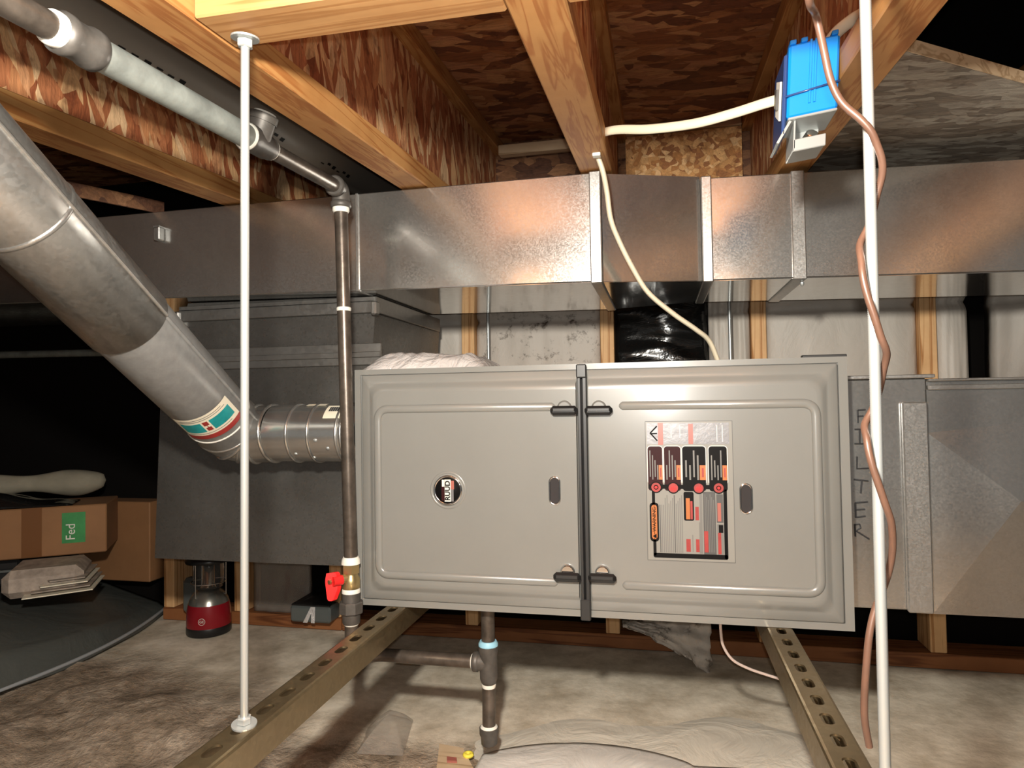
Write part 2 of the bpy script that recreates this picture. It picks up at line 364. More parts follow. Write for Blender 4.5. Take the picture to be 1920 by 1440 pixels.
    def build(s, name, parent=None, loc=None):
        me = bpy.data.meshes.new(name)
        base = V((0,0,0))
        if parent is not None:
            q = parent
            while q is not None: base += q.location; q = q.parent
        if loc is not None: base = V(loc)
        me.from_pydata([p-base for p in s.v], [], s.f)
        for mt in s.mats: me.materials.append(mt)
        me.polygons.foreach_set('material_index', s.mi); me.polygons.foreach_set('use_smooth', s.sm); me.update()
        o = bpy.data.objects.new(name, me); COL.objects.link(o)
        if parent is not None: o.parent = parent
        elif loc is not None: o.location = base
        return o
def tag(o, label=None, cat=None, group=None, kind=None):
    for k, v in (('label', label), ('category', cat), ('group', group), ('kind', kind)):
        if v: o[k] = v
    return o
def thing(name, loc, label, cat, group=None):
    o = bpy.data.objects.new(name, None); o.location = V(loc); o.empty_display_size = .05; COL.objects.link(o)
    return tag(o, label, cat, group)
def struct(name, mb): return tag(mb.build(name), kind='structure')
def rrect(x0, x1, z0, z1, rads, n=6):
    """rounded rectangle, corner radii (x0z0, x1z0, x1z1, x0z1), counter clockwise in XZ"""
    out = []
    for (cx, cz, sx, sz, a0), r in zip(((x0,z0,1,1,180), (x1,z0,-1,1,270), (x1,z1,-1,-1,0), (x0,z1,1,-1,90)), rads):
        for k in range(n+1):
            a = R(a0+90*k/n); out.append((cx+sx*r+r*math.cos(a), cz+sz*r+r*math.sin(a)))
    return out
def rpath(pts, r, n=6):
    """polyline with rounded inner corners"""
    pts = [V(p) for p in pts]; out = [pts[0]]
    for a, b, c in zip(pts, pts[1:], pts[2:]):
        d0 = (a-b); d1 = (c-b); q = min(r, d0.length*.45, d1.length*.45); p0 = b+d0.normalized()*q; p1 = b+d1.normalized()*q
        for k in range(n+1):
            t = k/n; out.append(p0*(1-t)**2 + b*2*t*(1-t) + p1*t*t)
    return out+[pts[-1]]
def spline(pts, n=8):
    pts = [V(p) for p in pts]; out = []
    P = [pts[0]*2-pts[1]]+pts+[pts[-1]*2-pts[-2]]
    for i in range(1, len(P)-2):
        a, b, c, d = P[i-1:i+3]
        for k in range(n):
            t = k/n; out.append(.5*((2*b)+(c-a)*t+(2*a-5*b+4*c-d)*t*t+(3*b-a-3*c+d)*t**3))
    return out+[pts[-1]]
nz = lambda *a: noise.noise(V(a))

# ------------------------------------------------------------------ setting
FZ = -.31
mb = MB()
def ffl(u, v):
    x = -2.7+5.3*u; y = -2.4+3.3*v
    k = max(0, min(1, (.25-(y+.25*x))*4)); k = k*k*(3-2*k)
    z = FZ + k*(.022*nz(x*5, y*5, 1)+.012*nz(x*14, y*14, 2)+.006*nz(x*30, y*30, 4)+.006) + .003*nz(x*3, y*3, 5)
    return (x, y, z)
mb.grid(265, 165, ffl, 'floor'); struct('floor', mb)
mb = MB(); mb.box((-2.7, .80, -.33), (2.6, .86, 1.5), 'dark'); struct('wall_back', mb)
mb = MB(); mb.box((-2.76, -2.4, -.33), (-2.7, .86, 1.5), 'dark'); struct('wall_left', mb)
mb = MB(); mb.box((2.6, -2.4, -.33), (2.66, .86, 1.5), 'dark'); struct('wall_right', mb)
DK = 1.117
DX, DZ, DRR = -.12, .905, .045                     # drain pipe in the left bay: centre and radius
mb = MB()
jf = lambda p: V((p.x, p.y, jz(p.y, p.z)))
mb.box((-2.7, -2.4, DK), (.846, .80, DK+.018), 'osb_deck', 0, jf)
struct('ceiling', mb)
mb = MB(); mb.box((-2.7, -2.4, 1.45), (2.6, .86, 1.47), 'void'); tag(mb.build('ceiling_above'), kind='structure')

# ------------------------------------------------------------------ floor joists
def joist(x0, label, y0=-2.35, y1=.775, wdt=.06):
    t = thing('floor_joist', (x0+wdt/2, 0, .81), label, 'joist', 'engineered floor joists overhead')
    b = MB(); b.box((x0, y0, .815), (x0+wdt, y1, .853), 'pine_y', .002, jf); b.build('bottom_flange', t)
    b = MB(); b.box((x0+wdt/2-.0055, y0, .853), (x0+wdt/2+.0055, y1, DK-.038), 'osb_web', 0, jf); b.build('web', t)
    b = MB(); b.box((x0, y0, DK-.038), (x0+wdt, y1, DK-.0005), 'pine_y', .002, jf); b.build('top_flange', t)
    return t
joist(-.352, 'engineered wood joist above the diagonal round vent pipe, at upper left')
joist(.060, 'engineered wood joist whose flange passes the top of the left threaded rod')
joist(.428, 'engineered wood joist in the middle, end of its flange above the white cable bend')
joist(.806, 'engineered wood joist carrying the blue electrical box')
joist(1.42, 'engineered wood joist beyond the right edge of the view')

def block(xa, xb, label, s0, s1):
    t = MB()
    f = lambda p: V((p.x, p.y + .022*(p.x-.12), jz(p.y, p.z)))
    t.box((xa, -.608, .8155), (xb, -.540, .905), 'pine_x', .002, f)
    return tag(t.build('blocking_lumber', loc=((xa+xb)/2, -.57, .77)), label, 'lumber block', 'blocking between the floor joists')
block(.121, .427, 'orange pine block between joists where the left rod is bolted', 0, 0)
block(.489, .805, 'orange pine block at top edge, right of the middle joist', 0, 0)

# black drain pipe hanging in the left bay
t = thing('drain_pipe', (DX, 0, jz(0, DZ)), 'dark grey plastic drain pipe with printed marks, between the gas pipe and the left joist', 'pipe')
b = MB(); b.tube([(DX, -2.3, jz(-2.3, DZ)), (DX, .77, jz(.77, DZ))], DRR, 'abs', 32); b.build('barrel', t)
for i in range(7):
    b = MB()
    for k in range(6):
        y = -1.0+.26*i+.022*k; a = .72+.05*math.sin(k*4.1+i); r_ = DRR+.0004
        b.quad(*[(DX+r_*math.sin(aa), yy, jz(yy, DZ)-r_*math.cos(aa)) for aa, yy in ((a, y), (a+.06+.05*((k*7) % 3), y), (a+.06+.05*((k*7) % 3), y+.012), (a, y+.012))], 'black')
    b.build('printed_mark', t)

# rim behind the duct
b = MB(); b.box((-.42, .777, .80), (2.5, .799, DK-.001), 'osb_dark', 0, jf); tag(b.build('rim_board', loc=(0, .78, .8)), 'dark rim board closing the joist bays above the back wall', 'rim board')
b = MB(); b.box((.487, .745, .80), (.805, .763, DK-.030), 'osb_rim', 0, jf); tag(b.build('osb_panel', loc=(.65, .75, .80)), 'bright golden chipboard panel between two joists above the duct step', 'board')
b = MB(); b.box((.487, .735, DK-.029), (.805, .772, DK-.001), 'pine_pale', .002, jf); tag(b.build('ledger_strip', loc=(.65, .75, 1.1)), 'pale wood strip along the top of the golden chipboard panel', 'wood strip')
b = MB(); b.box((.121, .70, DK-.06), (.427, .735, DK-.03), 'pine_pale', .002, jf); tag(b.build('ledger_strip', loc=(.27, .71, 1.1)), 'pale wood strip across the dark bay left of the middle joist', 'wood strip')
# loose board lying on the flanges in the right bay
pa, pb = uj(1688, 94, .854), uj(1965, 170, .854)
fx = lambda x, y: V((x, y, jz(y, .854)))
d_ = (pb-pa).normalized()
e0 = pa - d_*((pa.x-.868)/d_.x); e1 = pa + d_*((1.417-pa.x)/d_.x)
t = thing('loose_board', (1.04, .3, .87), 'grey weathered chipboard with pale cut edge, lying right of the blue box joist', 'board')
b = MB(); b.slab([fx(e0.x, e0.y), fx(e1.x, e1.y), fx(1.417, .74), fx(.868, .74)], (0,0,.018), 'osb_grey'); b.build('panel', t)
nrm = V((d_.y, -d_.x, 0)).normalized()
if nrm.y > 0: nrm = -nrm
b = MB(); q0, q1 = fx(e0.x, e0.y)+nrm*.0008, fx(e1.x, e1.y)+nrm*.0008
b.slab([q0, q1, q1+V((0,0,.018)), q0+V((0,0,.018))], nrm*.002, 'pine_pale')
o = b.build('cut_edge', t); o['label'] = 'pale sawn edge'

# ------------------------------------------------------------------ back wall: plate, studs, insulation
SY = .70
b = MB(); b.box((-1.02, SY-.002, FZ+.002), (-.392, SY+.09, FZ+.04), 'pine_brown', .002); tag(b.build('sole_plate', loc=(-.7, SY, FZ)), 'reddish brown sole plate behind the red lantern', 'sole plate', 'plates along the back wall')
b = MB(); b.box((-.390, SY-.002, FZ+.002), (2.3, SY+.09, FZ+.04), 'pine_brown', .002); tag(b.build('sole_plate', loc=(1., SY, FZ)), 'reddish brown sole plate under the furnace and right duct', 'sole plate', 'plates along the back wall')
b = MB(); b.box((-1.02, SY, .742), (2.3, SY+.09, .778), 'pine_brown', .002); tag(b.build('top_plate', loc=(.6, SY, .74)), 'brown top plate across the studs behind the duct', 'plate')
studs = [(-1.018, 'stud at the end of the wall, left of the lantern'), (-.76, 'stud just behind the red lantern'), (-.432, 'stud beside the gas valve, below the plenum'),
         (.001, 'stud behind the folded bag on the furnace top'), (.408, 'stud between stained and black plastic sheeting'),
         (.812, 'stud with a knot, right of the black plastic'), (1.220, 'wide lit stud above the filter slot end'), (1.63, 'stud beyond the right edge of the view')]
for x, l in studs:
    b = MB(); b.box((x, SY, FZ+.041), (x+.038, SY+.09, .741), 'pine_z', .002)
    tag(b.build('wall_stud', loc=(x+.019, SY, FZ+.04)), 'pine '+l, 'stud', 'studs of the back wall')
def batt(x0, x1, z0, z1, m, label, y=.722, seed=1, name='insulation_batt', amp=.014, cat='insulation', hz=False):
    b = MB()
    def fn(u, v):
        e = math.sin(math.pi*u)**.5 * .02
        crease = .02*math.exp(-((v*(z1-z0)+z0-.615)/.010)**2)
        if hz: return (x0+(x1-x0)*u, y - e + amp*nz(u*1.2+seed, v*11+.8*u, seed) + amp*.5*nz(u*2.5, v*22+seed, seed*2), z0+(z1-z0)*v)
        return (x0+(x1-x0)*u, y - e + crease + amp*nz(u*4+seed, v*3, seed) + amp*.6*nz(u*9, v*2.5+seed, seed*2), z0+(z1-z0)*v)
    b.grid(34, 60, fn, m, thick=(0, .05, 0))
    return tag(b.build(name, loc=((x0+x1)/2, y, z0)), label, cat, 'facings between the studs' if name == 'insulation_batt' else None)
batt(.041, .405, .0, .74, 'poly_dirty', 'grey insulation facing with dark stains, above the left furnace door', seed=3)
batt(.449, .700, .0, .74, 'poly_black', 'glossy black plastic sheet above the right furnace door', seed=9, name='plastic_sheet', amp=.022, cat='plastic sheet', hz=True)
batt(.703, .810, .0, .74, 'poly_grey', 'narrow grey insulation facing beside the black plastic', seed=5)
batt(.853, 1.217, .0, .74, 'poly_grey', 'smooth grey insulation facing left of the wide lit stud', seed=12, amp=.005)
batt(1.261, 1.335, .0, .74, 'poly_grey', 'narrow grey insulation strip right of the wide lit stud', seed=17, amp=.004)
batt(1.395, 1.625, .0, .74, 'poly_grey', 'creased grey insulation facing at the right edge', seed=21)
batt(-.39, -.003, .0, .74, 'poly_grey', 'shadowed grey insulation facing behind the plenum', seed=25)
# torn insulation flap under the furnace
b = MB()
def flap(u, v):
    p = uy(1168+165*u, 1163+8*u+(14+84*u**1.4)*v, .62-.05*v)
    return p + V((.012*nz(u*6, v*5, 1), .02*nz(u*5, v*4, 2), .008*nz(u*9, v*7, 3)))
b.grid(20, 12, flap, 'poly_dirty', thick=(0, .012, .004)); tag(b.build('torn_facing', loc=uy(1270, 1200, .6)), 'torn flap of insulation facing hanging below the furnace', 'insulation flap')

# ------------------------------------------------------------------ trunk ducts
TZ0, TZ1, TB = .604, .8125, .47
t = thing('trunk_duct', (-.3, .27, TZ0), 'long galvanized rectangular trunk duct left of the step', 'duct', 'trunk duct pieces under the joists')
tl_ = lambda p: V((p.x, p.y, p.z + .017*(.455-p.x)*max(0, min(1, (TZ1-p.z)/(TZ1-TZ0)))))
b = MB(); b.box((-1.7, .08, TZ0), (.465, TB, TZ1), 'galv_trunk', .002, tl_); b.box((-1.7, .083, TZ0-.0008), (.446, TB-.002, TZ0), 'galv_clean', 0, tl_); b.build('duct_body', t)
b = MB(); b.box((.446, .073, TZ0-.004), (.468, TB+.004, TZ1+.001), 'galv_band', .002); b.build('joint_cleat', t)
b = MB(); b.box((-.034, .076, TZ0+.006), (-.028, TB, TZ1), 'galv_band', .001); b.build('seam', t)
b = MB(); b.box((-.505, .062, .745), (-.49, .079, .775), 'galv_band', .002); b.box((-.505, .062, .772), (-.49, .09, .776), 'galv_band'); b.build('hanger_tab', t)
t = thing('offset_duct', (.56, .3, TZ0), 'short galvanized duct piece stepping back between the two trunks', 'duct', 'trunk duct pieces under the joists')
b = MB()
b.slab([(.469, .085, TZ0), (.655, .178, TZ0+.008), (.655, TB, TZ0+.008), (.469, TB, TZ0)], (0,0,TZ1-.002-TZ0), 'galv'); b.slab([(.469, .088, TZ0-.0008), (.655, .181, TZ0+.0072), (.655, TB-.002, TZ0+.0072), (.469, TB-.002, TZ0-.0008)], (0,0,.0008), 'galv_clean'); b.build('duct_body', t)
t = thing('trunk_duct', (1.2, .3, TZ0), 'galvanized rectangular trunk duct passing behind the right rod', 'duct', 'trunk duct pieces under the joists')
tr_ = lambda p: V((p.x, p.y, p.z+.025*(1.2-p.x)))
b = MB(); b.box((.662, .175, .598), (2.3, TB, .801), 'galv_trunk', .002, tr_); b.box((.677, .178, .5972), (2.3, TB-.002, .598), 'galv_clean', 0, tr_); b.build('duct_body', t)
b = MB(); b.box((.656, .168, .594), (.676, TB+.004, .803), 'galv_band', .002, tr_); b.build('end_cleat', t)
b = MB(); b.box((.822, .169, .594), (.846, TB+.004, .803), 'galv_band', .0015, tr_); b.build('joint_cleat', t)
b = MB(); b.lathe((.843, .2, .602), (0,0,-1), [(.004,0),(.004,.004),(.002,.007)], 'zinc', 10); b.build('screw', t)

p0, p1 = uz(60, 352, TZ1+.0015), uz(262, 392, TZ1+.0015)
b = MB(); b.slab([p0, p1, p1+V((0,0,.028)), p0+V((0,0,.028))], (.02,.05,0), 'osb_dark'); tag(b.build('lumber_stick', loc=p1), 'greyish stick of wood lying on the trunk duct beside the vent pipe', 'wood stick')

# ------------------------------------------------------------------ supply plenum left of the furnace
PY = .135
t = thing('supply_plenum', (-.28, .35, .04), 'dull galvanized sheet metal plenum behind the diagonal vent pipe', 'plenum')
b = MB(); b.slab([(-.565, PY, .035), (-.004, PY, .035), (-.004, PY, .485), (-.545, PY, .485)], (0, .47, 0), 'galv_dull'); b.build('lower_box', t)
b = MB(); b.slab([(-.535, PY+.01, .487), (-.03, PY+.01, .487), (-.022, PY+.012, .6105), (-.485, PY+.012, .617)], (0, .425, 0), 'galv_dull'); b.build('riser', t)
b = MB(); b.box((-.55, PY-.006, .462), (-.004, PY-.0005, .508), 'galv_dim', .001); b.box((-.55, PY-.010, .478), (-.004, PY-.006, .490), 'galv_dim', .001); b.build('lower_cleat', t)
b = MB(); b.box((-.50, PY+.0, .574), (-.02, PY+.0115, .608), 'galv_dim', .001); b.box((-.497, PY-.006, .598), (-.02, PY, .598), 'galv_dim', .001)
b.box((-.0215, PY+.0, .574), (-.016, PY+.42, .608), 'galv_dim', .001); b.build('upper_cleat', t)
b = MB(); b.box((-.51, PY-.006, .563), (-.497, PY+.02, .597), 'galv_dull', .003); b.build('corner_tab', t)
b = MB(); b.box((-.024, PY-.012, .568), (-.012, PY+.01, .597), 'galv_band', .003); b.build('corner_tab', t)

# ------------------------------------------------------------------ furnace
FW_, FH_, FD_ = .868, .4445, .615
F = thing('furnace', (FW_/2, .3, 0), 'grey horizontal gas furnace with two doors, hung on steel channels', 'furnace')
b = MB(); b.box((0, 0, 0), (FW_, FD_, FH_), 'paint_cab', .003)
b.slab([(0,-.004,.0), (FW_,-.004,.0), (FW_,-.004,.012), (0,-.004,.012)], (0,.004,0), 'paint'); b.slab([(0,-.004,FH_-.010), (FW_,-.004,FH_-.010), (FW_,-.004,FH_), (0,-.004,FH_)], (0,.004,0), 'paint')
b.slab([(0,-.004,.012),(.012,-.004,.012),(.012,-.004,FH_-.010),(0,-.004,FH_-.010)],(0,.004,0),'paint'); b.slab([(FW_-.014,-.004,.012),(FW_,-.004,.012),(FW_,-.004,FH_-.010),(FW_-.014,-.004,FH_-.010)],(0,.004,0),'paint')
b.build('cabinet', F)
def door(x0, x1, gap_right):
    z0, z1 = .013, .4335
    bb = MB()
    L, Rr = (1, 0) if gap_right else (0, 1)
    rings = []
    # (inset on free sides, inset on gap side, depth, corner radius)
    for ins, gi, y, rad in ((0,0,-.0005,.002), (0,0,-.006,.002), (.002,.001,-.008,.003), (.015,.002,-.0085,.012), (.019,.002,-.0105,.020), (.024,.003,-.0155,.024), (.029,.003,-.0172,.022), (.034,.003,-.0175,.02)):
        xa = x0+(ins if L else gi); xb = x1-(ins if Rr else gi); za = z0+ins; zb = z1-ins
        rg = .001
        rads = (rad if L else rg, rad if Rr else rg, rad if Rr else rg, rad if L else rg)
        rings.append([(px, y, pz) for px, pz in rrect(xa, xb, za, zb, rads)])
    n = len(rings[0]); vs = [p for r in rings for p in r]; fs = []
    for i in range(len(rings)-1):
        for k in range(n): fs.append((i*n+k, i*n+(k+1) % n, (i+1)*n+(k+1) % n, (i+1)*n+k))
    bb.add(vs, fs, 'paint', True)
    bb.add(rings[-1], [tuple(range(n))], 'paint')
    # stamped bead, open towards the gap
    zt, zb_ = .369, .062
    if gap_right: pts = [(x1-.045,-.0172,zt), (x0+.036,-.0172,zt), (x0+.036,-.0172,zb_), (x1-.045,-.0172,zb_)]
    else: pts = [(x0+.062,-.0172,zt), (x1-.036,-.0172,zt), (x1-.036,-.0172,zb_), (x0+.062,-.0172,zb_)]
    pth = rpath(pts, .022, 8)
    rr = [.0076]*len(pth); 
    d0 = (pth[0]-pth[1]).normalized(); d1 = (pth[-1]-pth[-2]).normalized()
    pth = [pth[0]+d0*.006, pth[0]+d0*.004]+pth+[pth[-1]+d1*.004, pth[-1]+d1*.006]; rr = [.002, .0048]+rr+[.0048, .002]
    bb.tube(pth, rr, 'paint', 16, True, flat=(.62, 1), up=(0,1,0))
    return bb.build('door_panel', F)
DL, DR = door(.016, .4275, True), door(.4435, .852, False)
def latch(p, x, z, low):
    b = MB()
    b.lathe((x, -.0175, z+(.006 if low else .003)), (0,-1,0), [(.013,0),(.013,.004),(.010,.007)], 'chrome' if low else 'paint_cab', 20)
    b.box((x-.024, -.034, z-.0095), (x+.024, -.023, z+.0065), 'blackp', .005)
    b.box((x-.019, -.0355, z-.003), (x+.019, -.033, z+.003), 'gasket', .001)
    b.box((x-.008, -.026, z-.005), (x+.008, -.018, z+.006), 'blackp', .003)
    b.build('latch_handle', p)
for dr, pts in ((DL, ((1057,768,0),(1063,1081,1))), (DR, ((1122,768,0),(1129,1083,1)))):
    for px, py, low in pts: q = uy(px, py, -.03); latch(dr, q.x, q.z, low)
def sight(p, px, py):
    q = uy(px, py, -.018); b = MB()
    ring = [(q.x+x, -.0185, q.z+z) for x, z in rrect(-.009, .009, -.024, .024, (.009,)*4, 8)]
    b.tube(ring+[ring[0], ring[1]], .0016, 'chrome', 8, False)
    b.add(ring, [tuple(range(len(ring)))], 'glass_dark'); b.build('sight_window', p)
sight(DL, 1040, 920); sight(DR, 1399, 935)
# centre seal between the doors
b = MB(); b.box((.4277, -.0165, .0), (.4333, -.002, .438), 'gasket', .001); b.box((.4333, -.010, .0), (.4365, -.002, .438), 'black', 0); b.box((.4365, -.0165, .0), (.4433, -.002, .438), 'gasket', .001)
b.box((.4265, -.020, -.002), (.4445, -.014, .034), 'gasket', .002); b.box((.4265, -.0215, .419), (.4445, -.014, .443), 'gasket', .002)
b.build('center_seal', F)
# round badge
q = uy(840, 919, -.018); bx, bz = q.x, q.z
B = MB(); B.lathe((bx, -.0176, bz), (0,-1,0), [(.0345,0),(.0335,.0008),(.031,.0012),(.030,.0004)], 'paint', 40, True, False)
B.lathe((bx, -.0176, bz), (0,-1,0), [(.0275,0),(.0275,.003),(.0255,.0045),(.0235,.003)], 'chrome', 40, True, False)
B.lathe((bx, -.0176, bz), (0,-1,0), [(.0245,0),(.0245,.0032),(.001,.0034)], 'black', 40); BO = B.build('badge', F)
b = MB(); yb = -.0212
def band(x0, x1, z0, z1, m, y=yb):
    b.slab([(bx+x0, y, bz+z0), (bx+x1, y, bz+z0), (bx+x1, y, bz+z1), (bx+x0, y, bz+z1)], (0, .0003, 0), m)
band(-.0115, -.0052, -.0185, .0065, 'maroon'); band(-.0105, -.0060, .006, .019, 'white'); band(-.0055, .0062, -.0205, .0195, 'white')
band(.0062, .0115, -.020, .002, 'foil'); band(.0062, .0125, .002, .0175, 'pink')
b.text('RUUD', (bx+.0006, yb-.0004, bz-.0005), (0,0,1), (-1,0,0), .0130, 'black', .0003, .0004); b.build('badge_lettering', BO)
# warning label
tl, tr, bl, br = uy(1209,790,-.0176), uy(1373,790,-.0176), uy(1209,1050,-.0176), uy(1373,1057,-.0176)
lx0, lx1, lz0, lz1 = tl.x, tr.x, bl.z, tl.z; lw, lh = lx1-lx0, lz1-lz0
b = MB()
def lab(x0, y0, x1, y1, m, k=1, r=0):
    """rectangle in label fractions, y down"""
    y = -.0176-.00025*k
    xa, xb, za, zb = lx0+lw*x0, lx0+lw*x1, lz1-lh*y1, lz1-lh*y0
    pts = [(px, y, pz) for px, pz in (rrect(xa, xb, za, zb, (r,)*4, 4) if r else ((xa,za),(xb,za),(xb,zb),(xa,zb)))]
    b.add(pts, [tuple(range(len(pts)))], m)
def disc(cx, cy, rad, m, k=3):
    pts = [(lx0+lw*cx+rad*math.cos(a), -.0176-.00025*k, lz1-lh*cy+rad*math.sin(a)) for a in [2*math.pi*i/28 for i in range(28)]]
    b.add(pts, [tuple(range(28))], m)
lab(0,0,1,1,'greyprint',.6); lab(.006,.004,.994,.996,'labelbase',1)
lab(.02,.015,.96,.165,'foil',2); lab(.15,.012,.21,.17,'pink',3); lab(.50,.02,.555,.165,'pink',3)
for a, c in ((-1,.0),(1,.0)):
    pass
for k, (xa, ya, xb, yb_) in enumerate(((.06,.085,.14,.035),(.06,.085,.14,.14),(.055,.09,.14,.088))):
    p0 = V((lx0+lw*xa, -.0185, lz1-lh*ya)); p1 = V((lx0+lw*xb, -.0185, lz1-lh*yb_)); b.tube([p0,p1], .0011, 'black', 6)
for x in (.30,.40,.82,.88): lab(x,.03,x+.008,.12 if x < .5 else .15,'white',3)
cols = ((.025,.195),(.215,.405),(.425,.69),(.725,.93))
for i, (xa, xb) in enumerate(cols):
    lab(xa-.008,.176,xb+.008,.455,'white',1.6,.006); lab(xa,.181,xb,.50,'black' if i > 1 else 'maroon',3,.005)
    wx = xb-xa
    for j in range(4):
        x = xa+wx*(.12+.17*j); lab(x,.21+.035*((j*5+i*3) % 4),x+wx*.07,.40+.02*((j+i) % 2),'midprint',4)
    lab(xb-wx*.26,.315,xb-.002,.42,'orange',4.5)
    lab(xb-wx*.17,.335,xb-wx*.09,.40,'redprint',5)
lab(.03,.455,.92,.485,'black',3.5)
for i, (cx, cy_) in enumerate(((.115,.475),(.315,.478),(.605,.478),(.83,.475))):
    disc(cx, cy_, .0098, 'black', 4); disc(cx, cy_, .0078, 'redprint', 5)
    if i in (0, 3): disc(cx, cy_, .004, 'black', 6); disc(cx, cy_, .0024, 'red', 7)
    else:
        x, z = lx0+lw*cx, lz1-lh*cy_; y = -.0176-.0015
        b.add([(x-.006,y,z-.003),(x-.002,y,z+.004),(x-.001,y,z),(x+.001,y,z+.006),(x+.002,y,z),(x+.005,y,z+.004),(x+.004,y,z-.005)], [tuple(range(7))], 'red')
lab(.065,.48,.10,.60,'black',3); lab(.035,.585,.14,.865,'black',3,.006); lab(.055,.60,.12,.848,'orange',4,.005)
lab(.07,.85,.105,.965,'black',3,.002); lab(.07,.945,.92,.978,'black',3,.003); lab(.88,.48,.92,.975,'black',3,.003)
for j in range(13):
    x = .15+.021*j; lab(x,.53+.02*((j*7) % 4) if j > 2 else .60,x+.011,.94,'greyprint' if j in (0, 8) else 'midprint',2)
lab(.43,.505,.545,.71,'black',3,.003); lab(.455,.55,.50,.70,'orange',4); lab(.505,.57,.53,.70,'redprint',4)
lab(.56,.61,.60,.705,'redprint',3); lab(.61,.52,.64,.72,'midprint',3); lab(.60,.72,.64,.94,'midprint',3)
lab(.65,.503,.79,.945,'greyprint',3); lab(.80,.52,.875,.72,'greyprint',3); lab(.80,.73,.875,.945,'midprint',3); lab(.81,.58,.85,.71,'pink',4); lab(.81,.79,.845,.94,'redprint',4); lab(.82,.735,.87,.79,'black',4)
for j in range(6): lab(.67+.019*j,.52+.02*(j % 3),.675+.019*j,.93,'midprint',4)
lab(.655,.78,.70,.93,'redprint',5)
lab(.45,.84,.50,.93,'redprint',3); lab(.52,.81,.53,.93,'midprint',3); lab(.56,.84,.60,.93,'redprint',3)
WL = b.build('warning_label', F); b = MB()
b.text('WARNING', (lx0+lw*.088, -.0189, lz1-lh*.705), (0,0,1), (-1,0,0), .0085, 'black', .0002)
zt_ = lz1-lh*.825
b.add([(lx0+lw*.065,-.0189,zt_),(lx0+lw*.11,-.0189,zt_-.004),(lx0+lw*.11,-.0189,zt_+.004)], [(0,1,2)], 'black'); b.build('warning_lettering', WL)
# top corner clips
b = MB(); b.box((.80,-.004,FH_-.001),(.868,.01,FH_+.004),'gasket',.001); b.build('corner_clip', F)

# ------------------------------------------------------------------ filter rack and return duct
RY = .06
t = thing('filter_rack', (.93, .3, .02), 'galvanized filter slot with handwritten FILTER, right of the furnace', 'filter rack')
b = MB(); b.box((.8695, RY, .020), (1.005, .58, .408), 'galv', .002); b.build('sleeve', t)
b = MB(); b.box((.965, RY-.010, .018), (1.003, RY-.0005, .368), 'galv_band', .002); b.build('cover_flange', t)
b = MB(); b.box((.8695, RY-.012, .408), (1.015, RY+.02, .414), 'galv_band', .001); b.build('top_lip', t)
b = MB()
def ink(pts, r=.0013): 
    P = [uy(px, py, RY-.0010) for px, py in pts]; b.tube(P, r, 'ink', 6, True, flat=(1,1))
for strokes in ([[(1609,793),(1608,769)],[(1608,769),(1623,768)],[(1608,781),(1619,780)]], [[(1602,805),(1623,805)],[(1612,805),(1612,832)],[(1602,832),(1623,832)]],
                [[(1607,856),(1607,879),(1629,878)]], [[(1601,899),(1628,902)],[(1616,901),(1614,925)]],
                [[(1604,943),(1605,971)],[(1604,943),(1627,941)],[(1604,956),(1622,955)],[(1605,970),(1623,968)]],
                [[(1604,1006),(1603,983)],[(1603,984),(1612,983),(1614,990),(1604,996)],[(1606,996),(1630,1011)]]):
    b = MB()
    for st_ in strokes: ink(st_)
    b.build('handwritten_letter', t)
t = thing('return_duct', (1.6, .3, .02), 'galvanized return duct with diamond crease at the right edge', 'duct')
b = MB()
X0, X1, ZA, ZB = 1.007, 1.75, .014, .402; XC = .5*(X0+X1)
pk = (1.168, RY-.004, .208)
crs = [(X0,RY+.006,ZA),(1.33,RY+.006,ZA),(X1,RY+.006,ZA),(X1,RY+.006,ZB),(1.33,RY+.006,ZB),(X0,RY+.006,ZB)]
# front face with cross break: creases from the corners of the near end to its middle
a0, a1, a2, a3 = V((X0,RY+.006,ZA)), V((X1,RY+.006,ZA)), V((X1,RY+.006,ZB)), V((X0,RY+.006,ZB))
c1 = uy(1915, 940, RY-.012); cb = uy(1700, 1062, RY+.006); ct = uy(1700, 812, RY+.006); cb.x = ct.x = X0
b.add([a0, a1, a2, a3, cb, ct, c1], [(4,6,5),(0,1,6,4),(5,6,2,3),(1,2,6)], 'galv')
b.add([a0+V((0,.5,0)), a1+V((0,.5,0)), a2+V((0,.5,0)), a3+V((0,.5,0)), a0, a1, a2, a3], [(0,3,2,1),(0,1,5,4),(1,2,6,5),(2,3,7,6)], 'galv')
b.add([a3, cb, ct, a0, a0+V((0,.5,0)), a3+V((0,.5,0))], [(0,5,4,3,1,2)], 'galv'); b.build('duct_body', t)
b = MB(); b.box((X0, RY-.002, .388), (X1, RY+.006, .396), 'galv_band', .001); b.box((X0, RY-.006, .4025), (X1, RY+.03, .4065), 'galv_band', .001); b.build('top_seam', t)

